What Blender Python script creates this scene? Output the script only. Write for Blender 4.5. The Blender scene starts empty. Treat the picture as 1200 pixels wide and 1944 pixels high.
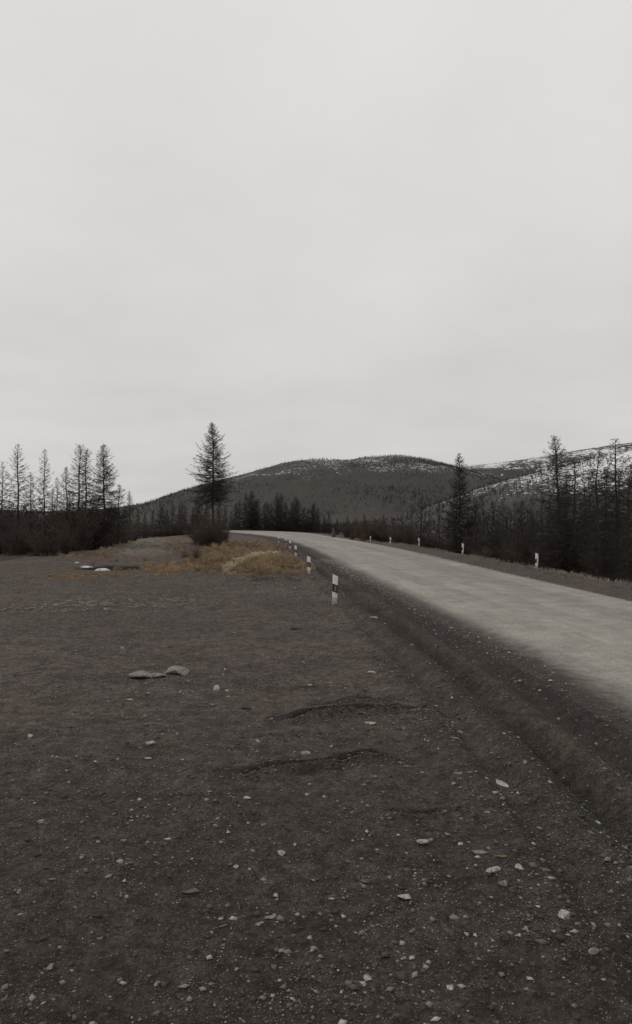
import bpy, math, random
import numpy as np
from mathutils import Vector

# ---------------------------------------------------------------- camera, sky, sun, exposure
scene = bpy.context.scene
C = scene.collection
R = math.radians
F, CX, HY, CAMZ = 1280.0, 600.0, 990.0, 2.0          # focal length in photo pixels, centre column, horizon row

cam_data = bpy.data.cameras.new('camera')
cam = bpy.data.objects.new('camera', cam_data)
C.objects.link(cam)
cam_data.sensor_fit = 'VERTICAL'
cam_data.sensor_height = 24.0
cam_data.lens = 24.0 * F / 1944.0
cam_data.clip_start = 0.05
cam_data.clip_end = 20000
cam.location = (0, 0, CAMZ)
cam.rotation_euler = (R(90) + math.atan((HY - 972.0) / F), 0, 0)
scene.camera = cam

SUN_EL, SUN_AZ = R(36), R(-75)      # azimuth from +Y towards +X
world = bpy.data.worlds.new('World')
scene.world = world
world.use_nodes = True
wt = world.node_tree
for n in list(wt.nodes):
    wt.nodes.remove(n)
def wn(t, **k):
    n = wt.nodes.new(t)
    for a, b in k.items():
        setattr(n, a, b)
    return n
w_out = wn('ShaderNodeOutputWorld')
w_bg = wn('ShaderNodeBackground')
w_bg.inputs['Strength'].default_value = 0.1
sky = wn('ShaderNodeTexSky', sky_type='NISHITA')
sky.sun_disc = False
sky.sun_elevation = SUN_EL
sky.sun_rotation = SUN_AZ
sky.air_density = 1.0
sky.dust_density = 4.0
tc = wn('ShaderNodeTexCoord')
sep = wn('ShaderNodeSeparateXYZ')
wt.links.new(tc.outputs['Generated'], sep.inputs[0])
def wmath(op, a, b=None):
    n = wn('ShaderNodeMath', operation=op)
    for i, v in enumerate((a, b)):
        if v is None:
            continue
        if isinstance(v, (int, float)):
            n.inputs[i].default_value = v
        else:
            wt.links.new(v, n.inputs[i])
    return n.outputs[0]
zc = wmath('MAXIMUM', sep.outputs['Z'], 0.0)
den = wmath('ADD', zc, 0.16)
comb = wn('ShaderNodeCombineXYZ')
wt.links.new(wmath('DIVIDE', sep.outputs['X'], den), comb.inputs[0])
wt.links.new(wmath('MULTIPLY', wmath('DIVIDE', sep.outputs['Y'], den), 1.0), comb.inputs[1])
cl1 = wn('ShaderNodeTexNoise')
cl1.inputs['Scale'].default_value = 0.75
cl1.inputs['Detail'].default_value = 5
cl1.inputs['Roughness'].default_value = 0.52
wt.links.new(comb.outputs[0], cl1.inputs['Vector'])
cl2 = wn('ShaderNodeTexNoise')
cl2.inputs['Scale'].default_value = 2.6
cl2.inputs['Detail'].default_value = 4
wt.links.new(comb.outputs[0], cl2.inputs['Vector'])
cloud = wmath('ADD', wmath('MULTIPLY', wmath('SUBTRACT', cl1.outputs[0], 0.5), 1.15),
              wmath('MULTIPLY', wmath('SUBTRACT', cl2.outputs[0], 0.5), 0.22))
# an overcast layer is a little brighter towards the zenith; clouds vary it
lum = wmath('MULTIPLY', wmath('ADD', wmath('MULTIPLY', zc, 2.3), 6.1), wmath('ADD', wmath('MULTIPLY', cloud, 0.34), 1.0))
cc = wn('ShaderNodeCombineXYZ')
wt.links.new(wmath('MULTIPLY', lum, 1.008), cc.inputs[0])
wt.links.new(wmath('MULTIPLY', lum, 0.992), cc.inputs[1])
wt.links.new(wmath('MULTIPLY', lum, 0.972), cc.inputs[2])
w_mix = wn('ShaderNodeMixRGB')
w_mix.inputs[0].default_value = 0.96
wt.links.new(sky.outputs[0], w_mix.inputs[1])
wt.links.new(cc.outputs[0], w_mix.inputs[2])
wt.links.new(w_mix.outputs[0], w_bg.inputs['Color'])
wt.links.new(w_bg.outputs[0], w_out.inputs[0])

sun_data = bpy.data.lights.new('sun', 'SUN')
sun_data.energy = 0.9
sun_data.angle = R(14)
sun_data.color = (1.0, 0.97, 0.93)
sun = bpy.data.objects.new('sun', sun_data)
C.objects.link(sun)
sd = Vector((math.sin(SUN_AZ) * math.cos(SUN_EL), math.cos(SUN_AZ) * math.cos(SUN_EL), math.sin(SUN_EL)))
sun.rotation_euler = (-sd).to_track_quat('-Z', 'Y').to_euler()
sun.location = (0, 0, 60)

vs = scene.view_settings
vs.view_transform = 'Standard'
vs.look = 'None'
vs.exposure = 0.0
vs.gamma = 1.0
vs.use_curve_mapping = False
scene.render.engine = 'CYCLES'
scene.cycles.use_denoising = True
scene.cycles.max_bounces = 5
scene.cycles.diffuse_bounces = 3

# ---------------------------------------------------------------- helpers
rng = np.random.default_rng(7)
random.seed(7)

def hash2(ix, iy, seed):
    n = (ix.astype(np.int64) * 374761393 + iy.astype(np.int64) * 668265263 + seed * 974634777) & 0xFFFFFFFF
    n = ((n ^ (n >> 13)) * 1274126177) & 0xFFFFFFFF
    n = n ^ (n >> 16)
    return (n & 0xFFFFFF) / float(0xFFFFFF)
def vnoise(x, y, seed=0):
    x = np.asarray(x, float); y = np.asarray(y, float)
    ix = np.floor(x); iy = np.floor(y)
    fx = x - ix; fy = y - iy
    fx = fx * fx * fx * (fx * (fx * 6 - 15) + 10); fy = fy * fy * fy * (fy * (fy * 6 - 15) + 10)
    a = hash2(ix, iy, seed); b = hash2(ix + 1, iy, seed); c = hash2(ix, iy + 1, seed); d = hash2(ix + 1, iy + 1, seed)
    return (a * (1 - fx) + b * fx) * (1 - fy) + (c * (1 - fx) + d * fx) * fy
def fbm(x, y, seed=0, oct=4):
    s = 0; a = 0.5; t = 0
    x = np.asarray(x, float); y = np.asarray(y, float)
    for i in range(oct):
        s = s + a * (vnoise(x, y, seed + i * 17) - 0.5); t += a
        x, y = (x * 1.62 - y * 1.21) + 3.1, (x * 1.21 + y * 1.62) + 7.7
        a *= 0.5
    return s / t
def smooth(a, b, v):
    t = np.clip((v - a) / (b - a), 0, 1)
    return t * t * (3 - 2 * t)

def mesh_np(name, verts, tris=None, quads=None, smooth_shade=False):
    me = bpy.data.meshes.new(name)
    verts = np.asarray(verts, np.float32)
    me.vertices.add(len(verts))
    me.vertices.foreach_set('co', verts.ravel())
    loops = []; starts = []; n0 = 0
    if quads is not None and len(quads):
        q = np.asarray(quads, np.int32); loops.append(q.ravel())
        starts.append(np.arange(len(q)) * 4); n0 = len(q) * 4
    if tris is not None and len(tris):
        t = np.asarray(tris, np.int32); loops.append(t.ravel())
        starts.append(n0 + np.arange(len(t)) * 3)
    loops = np.concatenate(loops).astype(np.int32); starts = np.concatenate(starts).astype(np.int32)
    me.loops.add(len(loops)); me.loops.foreach_set('vertex_index', loops)
    me.polygons.add(len(starts)); me.polygons.foreach_set('loop_start', starts)
    if smooth_shade:
        me.polygons.foreach_set('use_smooth', np.ones(len(starts), bool))
    me.update(calc_edges=True)
    me.validate()
    return me
def fattr(me, name, vals):
    a = me.attributes.new(name, 'FLOAT', 'POINT')
    a.data.foreach_set('value', np.asarray(vals, np.float32).ravel())
def obj(name, me, mat=None, parent=None, loc=(0, 0, 0)):
    o = bpy.data.objects.new(name, me)
    C.objects.link(o)
    o.location = loc
    if mat is not None and len(me.materials) == 0:
        me.materials.append(mat)
    if parent is not None:
        o.parent = parent
    return o
def tag(o, label=None, cat=None, group=None, kind=None):
    if label: o['label'] = label
    if cat: o['category'] = cat
    if group: o['group'] = group
    if kind: o['kind'] = kind
    return o
def empty(name, loc, rz=0, rx=0, ry=0, s=1.0):
    o = bpy.data.objects.new(name, None)
    C.objects.link(o)
    o.empty_display_size = 0.2
    o.location = loc; o.rotation_euler = (rx, ry, rz); o.scale = (s, s, s) if not isinstance(s, tuple) else s
    return o

class NT:
    """small node-tree builder"""
    def __init__(self, name):
        self.m = bpy.data.materials.new(name)
        self.m.use_nodes = True
        self.t = self.m.node_tree
        self.b = self.t.nodes['Principled BSDF']
        self.b.inputs['Roughness'].default_value = 0.9
        self.b.inputs['Specular IOR Level'].default_value = 0.3
    def n(self, ty, **k):
        x = self.t.nodes.new(ty)
        for a, b in k.items():
            setattr(x, a, b)
        return x
    def put(self, sock, v):
        if v is None: return
        if hasattr(v, 'is_linked'): self.t.links.new(v, sock)
        elif isinstance(v, (tuple, list)) and len(v) == 3 and sock.type == 'RGBA': sock.default_value = (*v, 1)
        else: sock.default_value = v
    def math(self, op, a, b=None, c=None, clamp=False):
        x = self.n('ShaderNodeMath', operation=op, use_clamp=clamp)
        for i, v in enumerate((a, b, c)): self.put(x.inputs[i], v)
        return x.outputs[0]
    def mix(self, f, a, b, mode='MIX'):
        x = self.n('ShaderNodeMixRGB', blend_type=mode)
        self.put(x.inputs[0], f); self.put(x.inputs[1], a); self.put(x.inputs[2], b)
        return x.outputs[0]
    def noise(self, vec, scale, detail=4, rough=0.55, dist=0.0):
        x = self.n('ShaderNodeTexNoise')
        self.put(x.inputs['Vector'], vec)
        x.inputs['Scale'].default_value = scale; x.inputs['Detail'].default_value = detail
        x.inputs['Roughness'].default_value = rough; x.inputs['Distortion'].default_value = dist
        return x.outputs[0]
    def voro(self, vec, scale, feature='F1'):
        x = self.n('ShaderNodeTexVoronoi', feature=feature)
        self.put(x.inputs['Vector'], vec); x.inputs['Scale'].default_value = scale
        return x
    def step(self, v, a, b):
        x = self.n('ShaderNodeMapRange', interpolation_type='SMOOTHSTEP')
        self.put(x.inputs[0], v); x.inputs[1].default_value = a; x.inputs[2].default_value = b
        return x.outputs[0]
    def attr(self, name):
        return self.n('ShaderNodeAttribute', attribute_name=name).outputs['Fac']
    def pos(self):
        return self.n('ShaderNodeNewGeometry').outputs['Position']
    def objco(self):
        return self.n('ShaderNodeTexCoord').outputs['Object']
    def scale(self, v, s):
        x = self.n('ShaderNodeVectorMath', operation='MULTIPLY')
        self.put(x.inputs[0], v); x.inputs[1].default_value = s
        return x.outputs[0]
    def bump(self, h, strength=0.5, dist=0.02):
        x = self.n('ShaderNodeBump')
        x.inputs['Strength'].default_value = strength; x.inputs['Distance'].default_value = dist
        self.put(x.inputs['Height'], h)
        self.t.links.new(x.outputs[0], self.b.inputs['Normal'])
    def col(self, c): self.put(self.b.inputs['Base Color'], c); return self.m

# ---------------------------------------------------------------- materials
def soil_colour(k, p, dark):
    """dark trampled gravel and soil; dark = 0..1 how far it turns to wet fines and painted shade"""
    big = k.noise(p, 0.35, 4, 0.6)
    mid = k.noise(p, 2.3, 6, 0.66)
    fine = k.noise(p, 34, 5, 0.75)
    c = k.mix(k.step(big, 0.3, 0.72), (0.069, 0.056, 0.050), (0.099, 0.081, 0.071))
    c = k.mix(k.math('MULTIPLY', k.step(mid, 0.44, 0.62), 0.7), c, (0.043, 0.034, 0.030))
    c = k.mix(k.math('MULTIPLY', k.step(k.noise(p, 0.9, 5, 0.6), 0.48, 0.68), 0.5), c, (0.088, 0.071, 0.051))
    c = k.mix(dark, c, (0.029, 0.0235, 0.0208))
    c = k.mix(1.0, c, k.mix(k.step(fine, 0.25, 0.75), (0.40, 0.40, 0.40), (1.65, 1.63, 1.60)), 'MULTIPLY')
    c = k.mix(1.0, c, k.mix(k.step(k.noise(p, 8, 5, 0.7), 0.28, 0.72), (0.55, 0.54, 0.54), (1.5, 1.5, 1.49)), 'MULTIPLY')
    v = k.voro(p, 95)
    sel = k.n('ShaderNodeSeparateColor'); k.t.links.new(v.outputs['Color'], sel.inputs[0])
    peb = k.math('MULTIPLY', k.math('GREATER_THAN', sel.outputs[0], 0.80), k.step(v.outputs['Distance'], 0.45, 0.25))
    peb = k.math('MULTIPLY', peb, k.step(k.noise(p, 1.7, 4), 0.36, 0.60))
    c = k.mix(k.math('MULTIPLY', peb, 0.7), c, k.mix(sel.outputs[1], (0.07, 0.062, 0.055), (0.30, 0.275, 0.24)))
    h = k.math('ADD', k.math('MULTIPLY', fine, 0.5), k.math('MULTIPLY', k.math('SUBTRACT', 1.0, v.outputs['Distance']), 0.3))
    h = k.math('ADD', h, k.math('MULTIPLY', k.noise(p, 9, 5, 0.65), 1.6))
    return c, h

k = NT('soil'); p = k.pos()
c, h = soil_colour(k, p, k.math('MULTIPLY', k.math('ADD', k.attr('damp_shade'), k.math('MULTIPLY', k.math('SUBTRACT', k.noise(p, 1.4, 4), 0.5), k.math('MULTIPLY', k.attr('damp_shade'), 1.3))), 1.0, clamp=True))
edge_n = k.math('MULTIPLY', k.math('SUBTRACT', k.noise(p, 1.1, 5, 0.65), 0.5), 1.5)
c = k.mix(k.step(k.math('ADD', k.attr('grassy'), edge_n), 0.3, 0.85), c, k.mix(k.noise(p, 3, 4), (0.058, 0.046, 0.037), (0.105, 0.081, 0.057)))
c = k.mix(k.step(k.math('ADD', k.attr('forest'), k.math('MULTIPLY', edge_n, 0.4)), 0.35, 0.8), c, k.mix(k.noise(p, 1.2, 4), (0.020, 0.016, 0.013), (0.060, 0.046, 0.036)))
c = k.mix(k.step(k.math('ADD', k.attr('hollow_shade'), k.math('MULTIPLY', edge_n, 0.35)), 0.35, 0.65), c, (0.012, 0.010, 0.009))
k.bump(h, 1.0, 0.03)
k.b.inputs['Specular IOR Level'].default_value = 0.15
M_soil = k.col(c)

k = NT('road_dust'); p = k.pos(); uv = k.n('ShaderNodeUVMap').outputs[0]
su = k.n('ShaderNodeSeparateXYZ'); k.put(su.inputs[0], uv)
streak = k.noise(k.scale(uv, (7.0, 0.05, 1)), 1.0, 4, 0.6)
patch = k.noise(p, 0.28, 4, 0.55)
rc = k.mix(k.step(patch, 0.3, 0.7), (0.232, 0.216, 0.190), (0.305, 0.284, 0.246))
rc = k.mix(k.math('MULTIPLY', k.step(streak, 0.42, 0.62), 0.6), rc, (0.195, 0.178, 0.163))
band = k.math('MULTIPLY', k.step(su.outputs[0], 0.58, 0.66), k.step(su.outputs[0], 0.82, 0.74))
rc = k.mix(k.math('MULTIPLY', band, 0.55), rc, (0.190, 0.174, 0.166))
rc = k.mix(k.math('MULTIPLY', k.step(k.noise(k.scale(uv, (26.0, 0.3, 1)), 1.0, 5, 0.65), 0.46, 0.7), 0.3), rc, (0.17, 0.155, 0.138))
rc = k.mix(k.math('MULTIPLY', k.step(k.noise(p, 3.5, 4), 0.5, 0.75), 0.16), rc, (0.20, 0.185, 0.165))
rc = k.mix(1.0, rc, k.mix(k.step(k.noise(p, 24, 5, 0.75), 0.28, 0.72), (0.70, 0.70, 0.70), (1.28, 1.28, 1.28)), 'MULTIPLY')
rc = k.mix(1.0, rc, k.mix(k.step(k.noise(p, 1.6, 5, 0.7), 0.3, 0.7), (0.84, 0.84, 0.85), (1.13, 1.13, 1.12)), 'MULTIPLY')
sc_, sh_ = soil_colour(k, p, 0.95)
sr_, _ = soil_colour(k, p, 0.0)
wob = k.math('MULTIPLY', k.math('SUBTRACT', k.noise(k.scale(uv, (2.0, 0.12, 1)), 1.0, 5, 0.6), 0.5), 0.11)
ul = k.math('ADD', su.outputs[0], k.math('ADD', wob, k.math('MULTIPLY', k.math('SUBTRACT', k.noise(p, 5, 6, 0.75), 0.5), 0.13)))
rc = k.mix(k.step(ul, 0.17, 0.03), rc, sc_)
rc = k.mix(k.step(ul, 0.975, 1.03), rc, sr_)
k.b.inputs['Roughness'].default_value = 0.85
k.b.inputs['Specular IOR Level'].default_value = 0.2
k.bump(k.math('ADD', k.noise(p, 14, 5, 0.7), k.math('MULTIPLY', k.noise(p, 2.2, 4, 0.6), 1.2)), 0.7, 0.03)
M_road = k.col(rc)

k = NT('track_gravel'); p = k.pos(); uv = k.n('ShaderNodeUVMap').outputs[0]
su = k.n('ShaderNodeSeparateXYZ'); k.put(su.inputs[0], uv)
tcx = k.mix(k.noise(p, 0.7, 5), (0.080, 0.071, 0.059), (0.170, 0.152, 0.126))
tcx = k.mix(k.math('MULTIPLY', k.step(k.noise(p, 2.5, 6, 0.7), 0.45, 0.62), 0.75), tcx, (0.062, 0.052, 0.041))
ts_, _ = soil_colour(k, p, 0.2)
ts_ = k.mix(k.step(k.noise(p, 1.3, 5, 0.65), 0.4, 0.6), ts_, (0.088, 0.068, 0.048))
te = k.math('ADD', k.math('ABSOLUTE', k.math('SUBTRACT', su.outputs[0], 0.5)), k.math('MULTIPLY', k.math('SUBTRACT', k.noise(p, 0.8, 6, 0.7), 0.5), 0.7))
tcx = k.mix(k.step(te, 0.22, 0.42), tcx, ts_)
tcx = k.mix(k.step(k.math('ADD', su.outputs[1], k.math('MULTIPLY', k.noise(p, 0.7, 5), 8)), 12, 4), tcx, ts_)
k.bump(k.noise(p, 6, 5, 0.65), 1.0, 0.12)
M_track = k.col(tcx)

def plain(name, a, b, scale=8, rough=0.9, bump=0.0, spec=0.3):
    k = NT(name); p = k.objco()
    k.b.inputs['Roughness'].default_value = rough
    k.b.inputs['Specular IOR Level'].default_value = spec
    f = k.noise(p, scale, 5, 0.6)
    if bump: k.bump(k.noise(p, scale * 2, 4), 0.6, bump)
    return k.col(k.mix(k.step(f, 0.3, 0.7), a, b))
def tinted(name, a, b, rough=0.9):
    """colour between a and b by the mesh's own per-piece tint"""
    k = NT(name); k.b.inputs['Roughness'].default_value = rough
    return k.col(k.mix(k.attr('tint'), a, b))
M_bark = plain('larch_bark', (0.026, 0.021, 0.018), (0.055, 0.045, 0.038), 14, bump=0.01)
M_twig = tinted('larch_twigs', (0.020, 0.016, 0.014), (0.060, 0.048, 0.039))
M_shrub = tinted('shrub_stems', (0.026, 0.018, 0.016), (0.082, 0.056, 0.047))
M_rust_shrub = tinted('rusty_shrub_stems', (0.050, 0.030, 0.020), (0.13, 0.078, 0.046))
M_grass = tinted('dry_grass', (0.110, 0.078, 0.050), (0.46, 0.32, 0.185))
M_straw = tinted('bleached_straw', (0.30, 0.245, 0.155), (0.66, 0.56, 0.39))
M_litter = tinted('grey_litter', (0.10, 0.088, 0.072), (0.40, 0.36, 0.30))
M_pebble = tinted('pebbles', (0.040, 0.034, 0.030), (0.44, 0.41, 0.36))
M_hilltree = tinted('far_larches', (0.024, 0.021, 0.018), (0.046, 0.040, 0.035))
def dusty(name, a, b, scale):
    k = NT(name); p = k.objco(); w = k.pos()
    c = k.mix(k.step(k.noise(p, 4, 5, 0.65), 0.3, 0.7), a, b)
    c = k.mix(k.math('MULTIPLY', k.step(k.noise(w, 70, 5, 0.7), 0.44, 0.68), 0.75), c, (0.075, 0.063, 0.055))
    k.bump(k.noise(w, 120, 4), 0.7, 0.004)
    return k.col(c)
M_stone = dusty('pale_stone', (0.22, 0.205, 0.18), (0.42, 0.39, 0.345), 22)
M_stone_grey = dusty('grey_stone', (0.12, 0.11, 0.10), (0.24, 0.222, 0.20), 18)
M_stone_dark = dusty('dark_stone', (0.06, 0.053, 0.047), (0.13, 0.117, 0.10), 18)
M_stone_rust = dusty('rust_stone', (0.10, 0.065, 0.04), (0.22, 0.14, 0.075), 25)
k = NT('weathered_wood'); p = k.objco()
gr = k.noise(k.scale(p, (5, 60, 60)), 1.0, 5, 0.65)
k.bump(gr, 0.8, 0.006)
M_wood = k.col(k.mix(k.step(gr, 0.35, 0.65), (0.075, 0.066, 0.057), (0.27, 0.245, 0.215)))
M_darkwood = plain('dark_stick_wood', (0.03, 0.025, 0.02), (0.08, 0.066, 0.054), 20)
M_snow = plain('old_snow', (0.22, 0.21, 0.20), (0.66, 0.66, 0.66), 9, rough=0.7, bump=0.02)
k = NT('post_white'); p = k.objco(); k.b.inputs['Roughness'].default_value = 0.55
sz = k.n('ShaderNodeSeparateXYZ'); k.put(sz.inputs[0], p)
wc = k.mix(k.noise(p, 9, 5), (0.60, 0.59, 0.56), (0.80, 0.79, 0.76))
spl = k.math('SUBTRACT', k.math('ADD', k.noise(p, 22, 5, 0.7), k.math('MULTIPLY', k.noise(p, 7, 3), 0.6)), k.math('MULTIPLY', sz.outputs[2], 1.1))
M_white = k.col(k.mix(k.math('MULTIPLY', k.step(spl, 0.48, 0.72), 0.8), wc, (0.17, 0.15, 0.13)))
M_black = plain('post_black', (0.012, 0.012, 0.012), (0.028, 0.027, 0.026), 12, rough=0.6)
M_refl = plain('post_reflector', (0.10, 0.10, 0.10), (0.19, 0.185, 0.18), 40, rough=0.35, spec=0.6)

def hill_mat(name, snow_lo, snow_hi, amount, SC=0.16, snow=(0.60, 0.60, 0.59)):
    k = NT(name); p = k.pos()
    sz = k.n('ShaderNodeSeparateXYZ'); k.put(sz.inputs[0], p)
    base = k.mix(k.noise(p, 0.02, 5), (0.028, 0.025, 0.022), (0.046, 0.041, 0.035))
    base = k.mix(k.math('MULTIPLY', k.step(k.noise(p, 0.09, 4), 0.48, 0.7), 0.6), base, (0.030, 0.027, 0.024))
    base = k.mix(1.0, base, k.mix(k.step(k.noise(p, SC * 1.3, 5, 0.8), 0.3, 0.7), (0.5, 0.5, 0.5), (1.5, 1.48, 1.45)), 'MULTIPLY')
    hi = k.step(sz.outputs[2], snow_lo, snow_hi)
    n1 = k.math('ADD', k.math('MULTIPLY', k.noise(p, 0.012, 4), 0.5), k.math('MULTIPLY', k.noise(k.scale(p, (1, 0.35, 1)), SC, 5, 0.75), 0.75))
    f = k.step(k.math('ADD', n1, k.math('MULTIPLY', k.math('SUBTRACT', hi, 1.0), 0.30)), 0.62 - amount, 0.72 - amount)
    return k.col(k.mix(f, base, snow))

# ---------------------------------------------------------------- the lie of the land
PAIRS = [((3.1, -8), (9.2, -8)), ((3.0, 0), (8.8, 0)), ((2.84, 7.6), (8.2, 10)), ((2.33, 14), (7.8, 17)), ((1.8, 20), (7.4, 24)),
         ((.96, 28), (6.95, 33)), ((.27, 36), (6.5, 42)), ((-.7, 47), (5.7, 54)), ((-2.4, 62), (4.2, 69)), ((-5, 80), (2.2, 87)),
         ((-8.8, 96), (-.8, 110)), ((-13, 111), (-5.5, 130)), ((-19, 125), (-14, 146)), ((-30, 137), (-28, 158)), ((-50, 148), (-50, 167)), ((-90, 160), (-92, 178))]
def catmull(P, n):
    P = np.array(P, float); out = []
    Q = np.vstack([2 * P[0] - P[1], P, 2 * P[-1] - P[-2]])
    for i in range(1, len(Q) - 2):
        t = np.linspace(0, 1, n, endpoint=False)[:, None]
        a, b, c_, d = Q[i - 1], Q[i], Q[i + 1], Q[i + 2]
        out.append(0.5 * ((2 * b) + (-a + c_) * t + (2 * a - 5 * b + 4 * c_ - d) * t * t + (-a + 3 * b - 3 * c_ + d) * t ** 3))
    out.append(P[-1:])
    return np.vstack(out)
RL = catmull([a for a, b in PAIRS], 14)
RR = catmull([b for a, b in PAIRS], 14)

def poly_dist(x, y, P):
    """signed distance to a polyline, positive on its left; also index along it"""
    best = np.full(x.shape, 1e9); sign = np.ones(x.shape)
    for i in range(len(P) - 1):
        ax, ay = P[i]; bx, by = P[i + 1]
        dx, dy = bx - ax, by - ay
        t = np.clip(((x - ax) * dx + (y - ay) * dy) / (dx * dx + dy * dy), 0, 1)
        ex = x - ax - t * dx; ey = y - ay - t * dy
        d = ex * ex + ey * ey
        m = d < best
        best = np.where(m, d, best)
        sign = np.where(m, np.sign(dx * ey - dy * ex), sign)
    return np.sqrt(best) * np.where(sign == 0, 1, sign)
RLc, RRc = RL[::4], RR[::4]
def road_sd(x, y):
    """(distance left of the road's left edge, distance right of its right edge); negative inside"""
    return poly_dist(x, y, RLc), -poly_dist(x, y, RRc)

def gpt(px, py):
    Y = CAMZ * F / (py - HY)
    return (px - CX) / F * Y, Y

GROOVES = [([(520, 1366), (574, 1358), (660, 1350), (754, 1343), (810, 1350)], 0.10, 0.045),
           ([(600, 1337), (655, 1331), (760, 1322)], 0.065, 0.035),
           ([(420, 1476), (520, 1462), (628, 1449), (700, 1441), (771, 1437)], 0.09, 0.040),
           ([(690, 1548), (780, 1541), (900, 1531), (940, 1545)], 0.055, 0.03),
           ([(430, 1402), (560, 1392), (700, 1398)], 0.016, 0.04),
           ([(470, 1311), (580, 1303), (700, 1306)], 0.020, 0.04),
           ([(670, 1246), (720, 1252), (760, 1266)], 0.035, 0.06),
           ([(660, 1149), (700, 1153), (745, 1166)], 0.035, 0.07),
           ([(480, 1100), (520, 1099), (572, 1101)], 0.10, 0.16),
           ([(200, 1232), (330, 1224), (450, 1226)], 0.015, 0.06)]
GROOVES = [(np.array([gpt(*q) for q in pts]), d, w) for pts, d, w in GROOVES]
SHRUT = [(0.38, 0.050, 0.16), (0.92, 0.085, 0.12), (1.48, 0.070, 0.10), (2.15, 0.025, 0.15)]
TRACKC = catmull([(-8.6, 33), (-10.3, 40), (-13.0, 52), (-17.5, 70), (-25, 95), (-34, 125), (-50, 152)], 16)

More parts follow.
